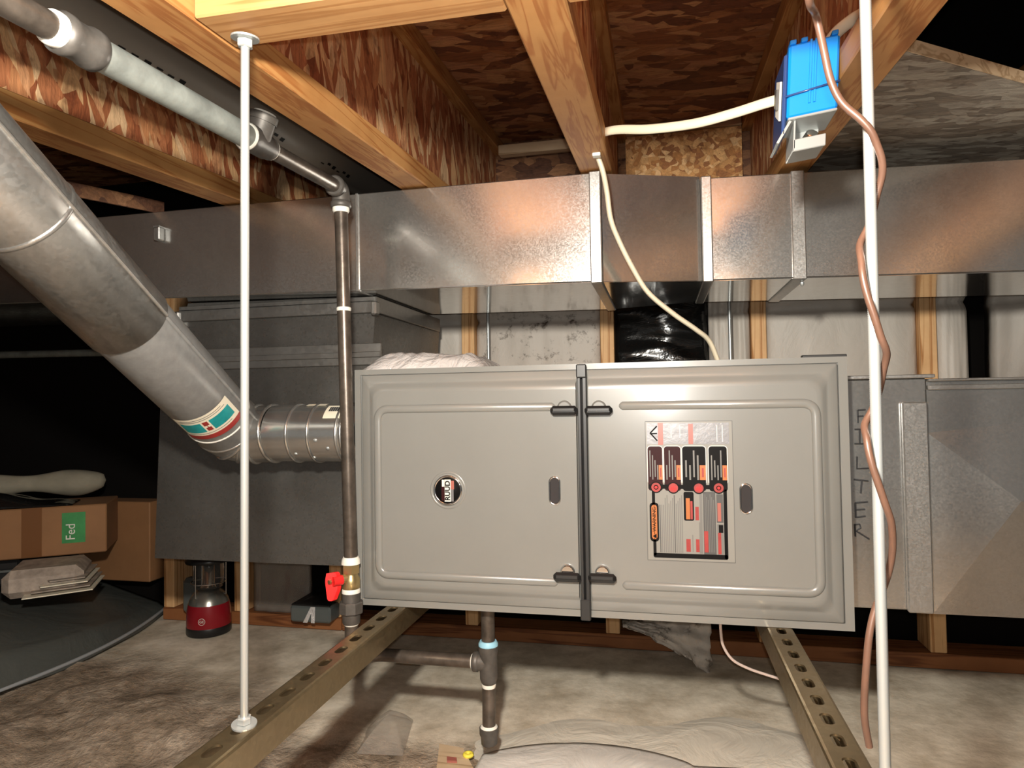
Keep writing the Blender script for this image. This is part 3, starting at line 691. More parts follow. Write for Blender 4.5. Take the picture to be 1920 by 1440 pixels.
# ------------------------------------------------------------------ struts
def strut(x0, label, y0, rods):
    t = MB(); w_, h_, th = .0413, .041, .0026; y1 = .62; p = .0508
    ys = []
    y = -.02
    while y > y0+.03: ys.append(y); y -= p
    yy = .03
    while yy < y1-.03: ys.append(yy); yy += p
    ys.sort(); hl, hw = .0145, .0071
    # top web with slots
    n = 6
    def slot(yc):
        pts = []
        for k in range(n+1): a = R(-90+180*k/n) ; pts.append((x0+w_/2+hw*math.sin(a), yc+hl-hw+hw*math.cos(a)))
        for k in range(n+1): a = R(90+180*k/n) ; pts.append((x0+w_/2+hw*math.sin(a), yc-hl+hw+hw*math.cos(a)))
        return pts
    prev = y0
    for i, yc in enumerate(ys):
        nxt = (yc+ys[i+1])/2 if i+1 < len(ys) else y1
        s = slot(yc); m2 = len(s); ring = [(x0+.004, nxt), (x0+w_-.004, nxt), (x0+w_-.004, prev), (x0+.004, prev)]
        for z in (-.0005, -.0005-th):
            vs = [(px, py, z) for px, py in ring]+[(px, py, z) for px, py in s]
            # left half / right half split
            h = n//2
            top_mid, bot_mid = 4+h, 4+n+1+h
            right = [1, 2]+[bot_mid]+[4+((n+1+h-k) % m2) for k in range(1, n+2)]
            idx_r = [4+k for k in range(h, n+1+h+1)]
            idx_l = [4+(k % m2) for k in range(n+1+h, m2+h+1)]
            fr = (1, *idx_r, 2); fl = (3, *idx_l, 0)
            t.add(vs, [(0, idx_r[0], 1), (2, idx_r[-1], 3), fr, fl], 'strut')
        lo = [(px, py, -.0005) for px, py in s]; lo2 = [(px, py, -.0005-th) for px, py in s]
        t.add(lo+lo2, [(k, (k+1) % m2, (k+1) % m2+m2, k+m2) for k in range(m2)], 'strut', True)
        prev = nxt
    for sx in (0, 1):
        xo = x0 if sx == 0 else x0+w_; dx = 1 if sx == 0 else -1
        prof = [(xo+dx*.004,-.0005),(xo+dx*.0012,-.0014),(xo,-.0045),(xo,-h_),(xo+dx*.009,-h_),(xo+dx*.009,-h_+.007),(xo+dx*.0065,-h_+.007),(xo+dx*.0065,-h_+th),(xo+dx*th,-h_+th),(xo+dx*th,-.0045),(xo+dx*.004,-.0005-th)]
        k = len(prof); vs = [(px, y0, pz) for px, pz in prof]+[(px, y1, pz) for px, pz in prof]
        t.add(vs, [(i, (i+1) % k, (i+1) % k+k, i+k) for i in range(k)], 'strut')
    return tag(t.build('strut_channel', loc=(x0+w_/2, 0, -.041)), label, 'steel channel', 'slotted channels under the furnace')
strut(.0585, 'gold slotted steel channel under the left end of the furnace', -.95, 0)
strut(.733, 'gold slotted steel channel under the right end of the furnace', -.95, 0)

# ------------------------------------------------------------------ threaded rods
def rod(a, c, label, nut_top, nut_bot, nutz=None, ring=.0016):
    a, c = V(a), V(c); ax = (c-a).normalized(); L = (c-a).length
    t = thing('threaded_rod', a, label, 'threaded rod', 'rods holding up the furnace')
    prof = []; n = int(L/ring)
    for i in range(n): prof += [(.00435, i*ring), (.00485, i*ring+ring*.5)]
    b = MB(); b.lathe(a, ax, prof, 'zinc', 12); b.build('shaft', t)
    def nut(p, d):
        d = V(d); b = MB(); b.lathe(p, d, [(.0145,0),(.0145,.002)], 'zinc', 24, False); b.build('washer', t)
        b = MB(); b.lathe(V(p)+d*.0022, d, [(.0072,0),(.0083,.001),(.0083,.0075),(.0072,.0085)], 'zinc', 6, False); b.build('nut', t)
    if nut_top: nut(nut_top, -ax)
    if nut_bot: nut(nut_bot, ax)
    return t
a1 = V((.0795, -.470, -.0)); c1_ = V((.1475, -.561, .7712))
axl = (c1_-a1).normalized()
rod(a1-axl*.030, c1_, 'zinc threaded rod left of the furnace, bolted to the orange pine block', c1_-axl*.0006, a1+axl*.0010)
a2 = V((.755, -.533, 0)); c2_ = V((.7465, -.574, .7713)); axr = (c2_-a2).normalized()
rod(a2-axr*.030, c2_, 'zinc threaded rod at right with copper coloured cable wound around it', c2_-axr*.0006, a2+axr*.0010)
# rear rods behind the furnace
p = uy(915, 600, .645); rod((p.x, .645, -.06), (p.x, .645, .80), 'thin rear rod seen above the left furnace door', None, None, ring=.004)
p = uy(1368, 600, .63); rod((p.x, .63, -.06), (p.x, .63, .80), 'thin rear rod seen beside the black plastic sheet', None, None, ring=.004)

# ------------------------------------------------------------------ round vent pipe
VA = uyd(430, 800, 1.36); VB = uyd(64, 420, .89); vd = (VB-VA).normalized()
VE = VA + vd*.88
t = thing('vent_pipe', VA, 'round galvanized vent pipe running diagonally from upper left to the furnace side', 'vent pipe')
u_ = (CAM-(VA+VB)/2); u_ = (u_-vd*u_.dot(vd)).normalized(); v_ = vd.cross(u_)
def one(fn, name, p):
    bb = MB(); fn(bb); return bb.build(name, p)
def vring(tt, r, w_, m, b): b.lathe(VA+vd*tt, vd, [(r-.004,0),(r,.0015),(r+.0015,w_/2),(r,w_-.0015),(r-.004,w_)], m, 48, True, False)
r1 = .0635; r2 = .0665
b = MB(); b.lathe(VA, vd, [(r1-.003,-.005),(r1,.0),(r1,.40)], 'vent_matte', 56, True, False); b.build('lower_section', t)
b = MB(); b.lathe(VA, vd, [(r1-.002,.352),(r2,.3525),(r2,.88),(r2-.004,.881)], 'galv_vent', 56, True, False); b.build('upper_section', t)
b = MB(); vring(.575, r2+.0005, .010, 'galv_band', b); b.build('joint_ring', t)
b = MB(); b.tube([VA+vd*.354+(u_*math.cos(.80)+v_*math.sin(.80))*(r2+.001)*1.0, VA+vd*.86+(u_*math.cos(.80)+v_*math.sin(.80))*(r2+.001)], .003, 'galv_vent', 8)
b.tube([VA+(u_*math.cos(.80)+v_*math.sin(.80))*(r1+.0005), VA+vd*.353+(u_*math.cos(.80)+v_*math.sin(.80))*(r1+.0005)], .0035, 'vent_matte', 8); b.build('lock_seam', t)
one(lambda b: vring(.048, r1+.0004, .007, 'white', b), 'white_band', t); one(lambda b: vring(.008, r1+.0006, .008, 'galv_band', b), 'end_band', t)
b = MB()
def patch(a0, a1_, t0, t1, m, k=1, sk=0):
    r = r1+.0006+.0003*k
    b.grid(14, 1, lambda uu, vv: VA+vd*(t0+(t1-t0)*vv)+(u_*math.cos(a0+(a1_-a0)*uu)+v_*math.sin(a0+(a1_-a0)*uu))*r, m)
LA0, LA1 = -1.25, .52
patch(LA0, LA1, .070, .140, 'cream'); patch(LA0, LA1, .068, .081, 'redprint', 2)
patch(LA0+.08, LA0+.70, .092, .122, 'teal', 2); patch(LA0+.95, LA1-.12, .092, .122, 'teal', 2)
patch(LA0+.75, LA0+.90, .110, .122, 'redprint', 2); patch(LA0+.75, LA0+.90, .093, .104, 'redprint', 2); patch(LA0+.815, LA0+.835, .103, .111, 'redprint', 2)
patch(LA0+.1, LA1-.2, .128, .1295, 'midprint', 2); patch(LA0+.2, LA1-.3, .133, .1345, 'midprint', 2); patch(LA0+.15, LA1-.3, .0855, .087, 'midprint', 2)
o = b.build('label_sticker', t); o['label'] = 'cream, teal and red sticker'
# elbow and horizontal run
EY = .055; EZ = .322; re = .0575
H0 = V((-.004, EY, EZ)); H1 = V((-.205, EY, EZ))
jn = VA - vd*.005
cor = V((-.30, EY, EZ))
pe = []
P0, P1, P2 = H1, V((jn.x-.004, EY+.005, EZ-.006)), jn+vd*.01
for k in range(17):
    tt = k/16; pe.append(P0*(1-tt)**2+P1*2*tt*(1-tt)+P2*tt*tt)
b = MB(); b.tube(pe, [re+.0005+(r1-re-.001)*k/16 for k in range(17)], 'elbow', 48, False)
for k in (0, 4, 8, 12):
    a, c = pe[k], pe[k+1]; d = (c-a).normalized(); rr_ = re+.0005+(r1-re)*k/16
    b.lathe(a-d*.003, d, [(rr_-.001,0),(rr_+.0035,.002),(rr_+.0035,.0055),(rr_-.001,.0075)], 'elbow', 48, True, False)
b.build('elbow', t)
b = MB(); b.tube([H1+V((.002,0,0)), H0], re, 'elbow', 48, True); b.build('collar_pipe', t)
for x in (-.152, -.106, -.046, -.036):
    b = MB(); b.lathe((x, EY, EZ), (1,0,0), [(re-.001,0),(re+.003,.0015),(re+.003,.005),(re-.001,.0065)], 'galv_band' if x > -.05 else 'elbow', 48, True, False); b.build('clamp_ring', t)
for x, a in ((-.085,-.2), (-.135,-.75), (-.10,-.95), (-.062,-.5)):
    d = V((0,-math.cos(a),math.sin(a))); b = MB(); b.lathe(V((x,EY,EZ))+d*(re-.0004), d, [(.0035,0),(.0035,.0015),(.001,.002)], 'zinc', 10); b.build('screw', t)
b = MB()
def pt2(x0, x1, a0, a1_, m, k=1):
    b.grid(2, 8, lambda uu, vv: V((x0+(x1-x0)*uu, EY-math.cos(a0+(a1_-a0)*vv)*(re+.001+.0004*k), EZ+math.sin(a0+(a1_-a0)*vv)*(re+.001+.0004*k))), m)
pt2(-.073, -.038, .55, 1.2, 'cream'); pt2(-.066, -.044, .85, 1.08, 'midprint', 2)
for i in range(5): pt2(-.065+.0045*i, -.0632+.0045*i, .84, 1.06, 'black', 3)
pt2(-.125, -.082, 1.22, 1.5, 'cream'); o = b.build('price_sticker', t); o['label'] = 'white barcode sticker'

# ------------------------------------------------------------------ gas piping
EL = V((-.007, -.040, .783)); G0 = uj(300, 165, .79); gd = (EL-G0).normalized()
t = thing('gas_pipe', (.0, -.03, -.05), 'iron gas pipe from the joists down the left side of the furnace', 'gas pipe')
tee = uy(482, 252, 0); 
def on(px):                                # point of the pipe run nearest to an image column
    lo, hi = -1.0, .6
    f = lambda s: G0+gd*s
    for _ in range(60):
        mid = (lo+hi)/2; q = f(mid)-CAM; X = 960+FPX*q.dot(RT)/q.dot(FW)
        if X < px or q.dot(FW) < .05: lo = mid
        else: hi = mid
    return f(lo)
pA, pB, pT0, pT1 = on(96), on(172), on(462), on(505)
b = MB(); b.tube([pA-gd*.5, pA+gd*.01], .0134, 'iron', 20); b.build('black_section', t)
b = MB(); b.lathe(pA, gd, [(.0135,-.004),(.0165,-.002),(.017,.003),(.0165,.008)], 'teflon', 24); b.build('thread_sealant', t)
b = MB(); L_ = (pB-pA).length; b.lathe(pA+gd*.006, gd, [(.0165,0),(.0205,.003),(.0205,.010),(.019,.014),(.019,L_-.016),(.021,L_-.012),(.021,L_-.003),(.0175,L_)], 'iron_fit', 28); b.build('reducing_coupling', t)
b = MB(); b.tube([pB, pT0+gd*.004], .0167, 'pipe_galv', 24); b.build('galvanized_section', t)
b = MB(); L_ = (pT1-pT0).length
b.lathe(pT0, gd, [(.0205,0),(.0205,.012),(.019,.015),(.019,L_-.014),(.017,L_-.012),(.017,L_)], 'iron_fit', 28)
pm = pT0+gd*L_*.42; b.tube([pm, pm+V((.012,0,.034))], .0185, 'iron_fit', 20); b.tube([pm+V((.010,0,.028)), pm+V((.0135,0,.038))], .0205, 'iron_fit', 20); b.build('tee', t)
ring = lambda p, ax, pr: one(lambda b: b.lathe(p, ax, pr, 'teflon', 24), 'thread_sealant', t)
one(lambda b: b.tube([pm+V((.0135,0,.038)), pm+V((.0145,0,.041))], .016, 'teflon', 16), 'thread_sealant', t); ring(pT1, gd, [(.0145,-.001),(.0165,.0),(.0162,.003),(.014,.005)]); ring(pT0, gd, [(.018,-.003),(.0195,-.001),(.0195,.001)])
D0 = uy(645, 392, EL.y); D1 = V((.0015, -.030, .085))
b = MB(); b.tube([pT1, EL-gd*.016], .0125, 'iron', 20); b.build('black_section', t)
b = MB(); ep = rpath([EL-gd*.03, EL, V((EL.x, EL.y, EL.z-.034))], .026, 8); b.tube(ep, .0165, 'iron_fit', 22); b.lathe(EL-gd*.031, gd, [(.0165,0),(.019,.002),(.019,.010),(.0165,.012)], 'iron_fit', 22); b.lathe((EL.x, EL.y, EL.z-.036), (0,0,1), [(.0165,0),(.019,.002),(.019,.010),(.0165,.012)], 'iron_fit', 22); b.build('elbow', t)
ring((EL.x, EL.y, EL.z-.045), (0,0,1), [(.0135,0),(.0155,.003),(.0155,.009)]); ring((D1.x, D1.y, .083), (0,0,1), [(.0175,0),(.0165,.008),(.014,.013)]); ring((D1.x, D1.y, .030), (0,0,1), [(.017,0),(.0165,.006),(.015,.009)]); ring((D1.x, D1.y, -.030), (0,0,1), [(.0125,0),(.0155,.004),(.0155,.008)])
b = MB(); b.tube([V((EL.x, EL.y, EL.z-.034)), D1], .0125, 'iron', 20)
mid = V((EL.x, EL.y, EL.z-.034)).lerp(D1, .29); b.lathe(mid, (0,0,1), [(.0126,-.003),(.0135,-.001),(.0135,.002),(.0126,.004)], 'teflon', 20); b.build('drop_pipe', t)
b = MB(); vx, vy = D1.x, D1.y
b.lathe((vx, vy, .066), (0,0,1), [(.0165,0),(.0165,.018)], 'brass', 6, False); b.lathe((vx, vy, .036), (0,0,1), [(.0150,0),(.0165,.004),(.0165,.020),(.013,.027),(.013,.031)], 'brass', 24)
b.tube([(vx-.004, vy-.010, .058), (vx-.016, vy-.022, .058)], .0085, 'brass', 16); VO = b.build('shutoff_valve', t)
b = MB(); b.slab(rpath([V((vx-.026, vy-.030, .073)), V((vx-.011, vy-.022, .074)), V((vx-.008, vy-.022, .045)), V((vx-.016, vy-.026, .022)), V((vx-.024, vy-.031, .024)), V((vx-.028, vy-.032, .060)), V((vx-.026, vy-.030, .073))], .006, 3)[:-1], (-.004,-.007,0), 'red')
b.tube([(vx-.008, vy-.020, .058), (vx-.019, vy-.034, .058)], .009, 'red', 16); b.tube([(vx-.022, vy-.036, .058), (vx-.024, vy-.040, .058)], .004, 'brass', 10); o = b.build('valve_lever', VO); o['label'] = 'red lever'
b = MB(); b.lathe((vx, vy, -.027), (0,0,1), [(.0150,0),(.0165,.003),(.0165,.02)], 'iron_fit', 24); b.lathe((vx, vy, -.008), (0,0,1), [(.0205,0),(.0225,.002),(.0225,.020),(.0205,.022)], 'iron_fit', 8, False); b.lathe((vx, vy, .013), (0,0,1), [(.0165,0),(.0165,.018)], 'iron_fit', 24); b.build('union', t)
# below: elbow to the horizontal run, tee, riser into the furnace, drip leg
TY = .045; Tc = uy(916, 1242, TY); hz = Tc.z
b = MB(); b.tube(rpath([V((vx, vy, -.03)), V((vx, vy, hz)), V((vx+.005, TY, hz)), V((vx+.07, TY, hz))], .03, 8), .0125, 'iron', 18); b.build('black_section', t)
b = MB(); b.tube([V((vx+.065, TY, hz)), V((Tc.x-.02, TY, hz))], .0128, 'iron', 20); b.build('black_section', t)
ring((Tc.x-.033, TY, hz), (1,0,0), [(.0125,0),(.0150,.002),(.0150,.007)]); ring((Tc.x, TY, hz-.042), (0,0,1), [(.0125,-.004),(.0135,0),(.0135,.003)])
b = MB(); b.lathe((Tc.x, TY, hz-.036), (0,0,1), [(.0145,0),(.0165,.006),(.0168,.020),(.0168,.052),(.0185,.056),(.0185,.068)], 'iron_fit', 24); b.tube([(Tc.x-.027, TY, hz), (Tc.x, TY, hz)], .0165, 'iron_fit', 22); b.lathe((Tc.x-.030, TY, hz), (1,0,0), [(.0165,0),(.0185,.002),(.0185,.010),(.0165,.012)], 'iron_fit', 22); b.build('tee', t)
b = MB(); b.lathe((Tc.x, TY, hz+.031), (0,0,1), [(.0185,0),(.0185,.005),(.0155,.010)], 'bluetape', 24); b.build('thread_tape', t)
b = MB(); b.tube([(Tc.x, TY, hz+.03), (Tc.x, TY, -.001)], .0128, 'iron', 20); b.build('riser', t)
zc = uy(913, 1395, TY).z
b = MB(); b.tube([(Tc.x, TY, hz-.034), (Tc.x-.001, TY, zc+.02)], .0125, 'iron', 20); b.build('drip_leg', t)
b = MB(); b.lathe((Tc.x-.001, TY, zc), (0,0,1), [(.0125,0),(.0150,.002),(.0155,.014),(.0180,.020),(.0180,.032)], 'iron_fit', 24); b.build('drip_cap', t)
b = MB(); b.lathe((Tc.x-.001, TY, zc+.031), (0,0,1), [(.0165,0),(.0160,.003),(.0125,.005)], 'teflon', 20); b.build('thread_sealant', t)

# ------------------------------------------------------------------ blue electrical box on the right joist
BX0, BX1, BY0, BY1, BZ0, BZ1 = .7425, .8045, -.262, -.20, .7505, .8475
t = thing('electrical_box', (.775, -.23, BZ0), 'bright blue plastic electrical box strapped to the right joist', 'electrical box')
sk = lambda p: V((p.x+.06*(p.z-BZ0)-.004, p.y, p.z+.12*(p.x-BX1)))
b = MB(); b.box((BX0, BY0, BZ0), (BX1, BY1, BZ1), 'blue', .003, sk)
for x in (.768, .774): b.box((x, BY0-.0025, BZ0+.014), (x+.0025, BY0, BZ1), 'blue', 0, sk)
for x in (.7435, .7575, .7945): b.box((x, BY0, BZ1), (x+.008, BY0+.02, BZ1+.006), 'blue', .001, sk)
b.build('housing', t)
b = MB(); ww = [sk(V(p)) for p in ((BX0-.003, BY1, BZ0+.028), (BX0-.003, BY0-.003, BZ0+.028), (BX1+.0, BY0-.003, BZ0+.034), (BX1+.0006, BY1, BZ0+.037))]
b.tube(ww, .0013, 'navy', 8); b.build('tie_wire', t)
b = MB(); b.box((BX0-.006, BY0-.002, BZ0-.022), (BX0-.001, BY1+.01, BZ1-.012), 'navy', .002, sk); CO = b.build('cover_plate', t)
b = MB(); b.slab([sk(V(p)) for p in ((BX0-.0068, BY0+.004, BZ0+.0), (BX0-.0068, BY0+.034, BZ0+.018), (BX0-.0068, BY0+.034, BZ0+.065), (BX0-.0068, BY0+.004, BZ0+.052))], (-.0025,0,0), 'white')
b.slab([sk(V(p)) for p in ((BX0-.0095, BY0+.010, BZ0+.018), (BX0-.0095, BY0+.026, BZ0+.026), (BX0-.0095, BY0+.026, BZ0+.052), (BX0-.0095, BY0+.010, BZ0+.045))], (-.003,0,0), 'greyprint'); b.build('toggle_switch', CO)
b = MB(); b.box((BX0+.001, BY0-.004, BZ0-.004), (BX1-.001, BY1, BZ0-.0005), 'zinc', .001, sk)
b.box((BX0+.010, BY0+.004, BZ0-.040), (BX0+.012, BY1-.004, BZ0-.004), 'zinc', .0, sk); b.box((BX0+.010, BY0+.008, BZ0-.042), (BX1-.012, BY1-.004, BZ0-.039), 'zinc', .001, sk)
b.box((BX0+.012, BY1-.010, BZ0-.040), (BX1-.012, BY1-.007, BZ0-.004), 'zinc', 0, sk); b.box((BX0+.010, BY0+.004, BZ0-.044), (BX1-.012, BY0+.008, BZ0-.028), 'zinc', .001, sk)
b.slab([sk(V(p)) for p in ((BX0+.003, BY0-.002, BZ0-.004), (BX0-.012, BY0-.002, BZ0-.030), (BX0-.012, BY1-.01, BZ0-.030), (BX0+.003, BY1-.01, BZ0-.004))], (.003,0,-.001), 'zinc'); b.build('cable_clamp', t)
b = MB(); b.lathe(sk(V((BX1-.026, BY0+.018, BZ0-.024))), (.35,-.75,.45), [(.010,-.010),(.010,.002),(.008,.004),(.004,.0045)], 'chrome', 16); b.build('clamp_screw', t)

# ------------------------------------------------------------------ cables
def cable(pts, r, m, name, label, cat, flat=None, n=8):
    b = MB(); b.tube(spline(pts, n), r, m, 12, True, flat); return tag(b.build(name, loc=pts[-1]), label, cat)
bl_ = sk(V((BX0-.002, BY0+.03, BZ0+.036)))
pts = [uy(1490, 180, -.225), uy(1440, 192, -.21), uy(1370, 214, -.18), uy(1300, 232, -.15), uy(1220, 242, -.11), uy(1160, 243, -.07), uy(1128, 250, -.045), uy(1115, 262, -.03), uy(1118, 285, -.01), uy(1130, 320, .0), uy(1138, 360, .02), uy(1145, 410, .035), uy(1160, 450, .05), uy(1185, 500, .065), uy(1215, 548, .08), uy(1262, 588, .10), uy(1305, 618, .12), uy(1330, 640, .14), uy(1348, 676, .16)]
pts[-1].z = .4455
cable(pts, .0060, 'cable', 'power_cable', 'cream power cable from the blue box down to the furnace top', 'cable', (1.25, .8))
b_end = uy(1660, -20, -.30)
cable([uy(1549, 96, -.225), uy(1556, 78, -.225), uy(1572, 58, -.235), uy(1600, 36, -.25), uy(1625, 20, -.27), b_end], .0062, 'cable', 'power_cable', 'cream cable leaving the top of the blue box behind the right rod', 'cable', (1.3, .8))
b = MB(); b.box((.4635, -.036, .8085), (.4775, -.020, .8145), 'white', .001, jf); tag(b.build('cable_staple', loc=(.47, -.03, .81)), 'small white staple holding the cream cable under the middle joist', 'staple')
def rodY(py): return a2.y + (1490-py)/1490*(c2_.y-a2.y)
wp = [(1520,-40,-.02),(1528,20,-.016),(1545,95,-.012),(1557,150,-.010),(1578,193,-.010),(1612,222,-.013),(1636,250,-.012),(1647,290,-.004),(1646,340,.004),(1641,380,.011),(1630,420,.012),(1618,460,.004),(1616,505,-.008),(1625,550,-.012),(1640,595,-.012),(1653,640,-.008),(1657,680,.004),(1650,725,.012),(1639,760,.012),(1628,795,.004),(1626,830,-.008),(1636,875,-.012),(1653,925,-.012),(1668,975,-.006),(1674,1020,.004),(1668,1065,.011),(1655,1105,.012),(1640,1145,.010),(1630,1190,.006),(1625,1240,.004),(1621,1300,.004),(1621,1350,.004),(1630,1400,.006)]
q = uy(1510, -40, -.640)
pts = spline([V((q.x-.03, -.66, 1.055)), V((q.x-.015, -.66, .92)), q]+[uy(px, py, rodY(py)+dy) for px, py, dy in wp[1:]], 6)
for i, p in enumerate(pts):
    q = a2 + axr*(p-a2).dot(axr); d = p-q
    if d.length < .0100: pts[i] = q + (d.normalized() if d.length > 1e-6 else V((0,-1,0)))*.0100
for _ in range(4): pts = [pts[0]]+[(a+b_*2+c)/4 for a, b_, c in zip(pts, pts[1:], pts[2:])]+[pts[-1]]
cable(pts, .0031, 'copperwire', 'control_cable', 'copper coloured cable wound around the right threaded rod', 'cable', None, 2)
pts = [uy(1350, 1168, .12), uy(1352, 1190, .12), uy(1358, 1215, .13), uy(1375, 1238, .14), uy(1405, 1254, .15), uy(1440, 1266, .16), uy(1490, 1282, .17), uy(1530, 1300, .18)]
pts[0].z = -.001
cable(pts, .0026, 'whitewire', 'drain_wire', 'thin pinkish white wire drooping below the furnace to the right channel', 'wire')

# ------------------------------------------------------------------ folded bag of papers on the furnace top
b = MB()
bp0, bp1 = uy(690, 690, .06), uy(915, 690, .06)
def bag(u, v):
    x = bp0.x+(bp1.x-bp0.x)*u; y = .03+.20*v
    e = min(1, 6*min(u, 1-u))**.6*min(1, 5*min(v, 1-v))**.5
    return (x, y, FH_+.001+e*(.037-.010*u+.007*nz(u*5, v*4, 3)+.004*nz(u*14, v*9, 1)))
b.grid(44, 24, bag, 'poly_clear', thick=None)
b.slab([(bp0.x, .03, FH_+.0006), (bp1.x, .03, FH_+.0006), (bp1.x, .23, FH_+.0006), (bp0.x, .23, FH_+.0006)], (0,0,.0006), 'white')
tag(b.build('document_bag', loc=(bp0.x+.1, .1, FH_)), 'crumpled clear plastic bag of papers on top of the furnace', 'bag')

# ------------------------------------------------------------------ lantern
Lp = uz(392, 1186, FZ); 
t = thing('lantern', (Lp.x, Lp.y, FZ+.004), 'dark red and silver camping lantern on the floor behind the left rod', 'lantern')
lx, ly, lz = Lp.x, Lp.y, FZ+.004
b = MB(); b.lathe((lx, ly, lz), (0,0,1), [(.062,0),(.064,.004),(.064,.022),(.0625,.026)], 'blackp', 36); b.build('foot', t)
b = MB(); b.lathe((lx, ly, lz+.024), (0,0,1), [(.0635,0),(.0635,.02),(.062,.045),(.0585,.066)], 'lred', 40); RB = b.build('base', t)
b = MB(); b.lathe((lx, ly, lz+.088), (0,0,1), [(.0585,0),(.055,.012),(.047,.028),(.034,.042),(.022,.050)], 'lgrey', 40); b.build('shoulder', t)
b = MB(); b.lathe((lx, ly, lz+.136), (0,0,1), [(.040,0),(.044,.01),(.044,.07),(.040,.078)], 'lglass', 32); b.build('globe', t)
b = MB(); b.lathe((lx, ly, lz+.137), (0,0,1), [(.020,0),(.017,.006),(.015,.010),(.015,.072),(.012,.074)], 'chrome', 20); b.build('reflector', t)
b = MB(); b.lathe((lx, ly, lz+.214), (0,0,1), [(.066,0),(.068,.006),(.060,.018),(.045,.030),(.040,.05),(.02,.056)], 'blackp', 36); b.build('cap', t)
b = MB()
for k in range(3):
    a = R(20+120*k); b.tube([(lx+.05*math.cos(a), ly+.05*math.sin(a), lz+.112), (lx+.05*math.cos(a), ly+.05*math.sin(a), lz+.215)], .0017, 'chrome', 8)
b.tube([(lx+.050*math.cos(k*.2618), ly+.050*math.sin(k*.2618), lz+.152) for k in range(25)], .0014, 'chrome', 6, False); b.build('guard_wire', t)
b = MB(); dv = (CAM-V((lx, ly, lz))); dv.z = 0; dv.normalize(); sd = V((dv.y*-1, dv.x, 0)); sd = V((0,0,1)).cross(dv)
ang = -.32; dd_ = dv*math.cos(ang)+sd*math.sin(ang); ss = V((0,0,1)).cross(dd_)
cen = V((lx, ly, lz+.048))+dd_*.0640
b.tube([cen+ss*(.0095*math.cos(k*.2618))+V((0,0,.0095*math.sin(k*.2618))) for k in range(25)], .0007, 'white', 6, False)
b.text('GE', cen+dd_*.0004, ss, (0,0,1), .0105, 'white', .0003); b.build('round_emblem', RB)

# ------------------------------------------------------------------ things by the stud bays at left
q = uy(593, 1125, .64); 
t = thing('tool_case', (q.x, .66, FZ+.045), 'small grey case wrapped in clear tape on the sole plate', 'case')
c0, c1q = uy(553, 1140, .67), uy(628, 1152, .67)
b = MB(); b.box((c0.x, .64, FZ+.0405), (c1q.x, .74, FZ+.088), 'tool', .006); b.build('body', t)
b = MB(); b.slab([(c0.x+.004, .644, FZ+.0885), (c1q.x-.004, .644, FZ+.0885), (c1q.x-.008, .735, FZ+.125), (c0.x+.03, .735, FZ+.105)], (0,0,.004), 'blackp'); b.build('lid', t)
b = MB(); xm = (c0.x*.42+c1q.x*.58)
b.slab([(xm-.006, .6385, FZ+.041), (xm+.006, .6385, FZ+.041), (xm+.008, .6385, FZ+.0885), (xm-.004, .6385, FZ+.0885)], (0,.001,0), 'poly_clear'); b.slab([(xm-.032, .638, FZ+.041), (xm-.018, .638, FZ+.041), (xm+.004, .638, FZ+.0885), (xm-.006, .638, FZ+.0885)], (0,.001,0), 'poly_clear'); b.build('tape', t)
q = uy(358, 1105, .66); b = MB(); b.box((q.x-.03, .65, FZ+.0405), (q.x+.03, .695, FZ+.15), 'tool', .012); tag(b.build('grey_bottle', loc=(q.x, .67, FZ+.04)), 'grey plastic container on the sole plate behind the lantern', 'container')
b = MB(); q = uy(520, 1100, .70)
b.grid(14, 14, lambda u, v: (q.x-.09+.19*u, .712+.012*nz(u*5, v*5, 8), FZ+.042+.30*v), 'poly_bag_floor', thick=(0,.02,0)); tag(b.build('clear_wrap', loc=(q.x, .71, FZ+.04)), 'dusty clear plastic wrap in the stud bay left of the gas valve', 'plastic wrap')

# tarp over a low ledge at left
b = MB()
def tarpf(u, v):
    y = .02+.76*v; xe = -1.0+.07*math.sin(v*3.0)-.075*v
    x = xe-1.3*u**1.3
    d = xe-x
    z = FZ+.012 + (.02+.065*(1-v))*min(1, d/.035) + .075*min(1, max(0, d-.03)/.30) + .010*nz(x*4, y*4, 2)
    return (x, y, z)
b.grid(60, 30, tarpf, 'tarp', thick=(0,0,-.004)); T_ = b.build('tarp', loc=(-1.3, .4, FZ)); tag(T_, 'dark grey plastic tarp spread over the ledge at lower left', 'tarp')
b = MB(); ep = [V((-1.0+.07*math.sin(v*3.0)-.075*v-.004, .02+.76*v, FZ+.0125+.006)) for v in [k/30 for k in range(31)]]
b.tube(ep, .005, 'tarp_edge', 8); b.build('hem', T_)
# stored goods on the tarp
def rotbox(c, size, yaw, m, bev=.003):
    b = MB(); rz = Matrix.Rotation(yaw, 3, 'Z'); c = V(c)
    b.box((-size[0]/2, -size[1]/2, 0), (size[0]/2, size[1]/2, size[2]), m, bev, lambda p: c+rz@p); return b, (lambda p: c+rz@V(p))
A, Bq = uyd(0, 1055, 1.92), uyd(200, 1031, 2.02)
A2 = uyd(0, 965, 1.92)
yaw = math.atan2(Bq.y-A.y, Bq.x-A.x); zb0 = A.z*.5+Bq.z*.5; hbox = .145; wbox = .62; dbox = .20
ctr = V((Bq.x, Bq.y, 0)) - V((math.cos(yaw), math.sin(yaw), 0))*wbox/2 + V((-math.sin(yaw), math.cos(yaw), 0))*dbox/2
ctr.z = zb0
b, f = rotbox(ctr, (wbox, dbox, hbox), yaw, 'card'); t = thing('cardboard_box', ctr, 'brown cardboard box with green sticker on the tarp at left', 'box')
b.build('carton', t)
b = MB(); hx, hy = wbox/2, dbox/2
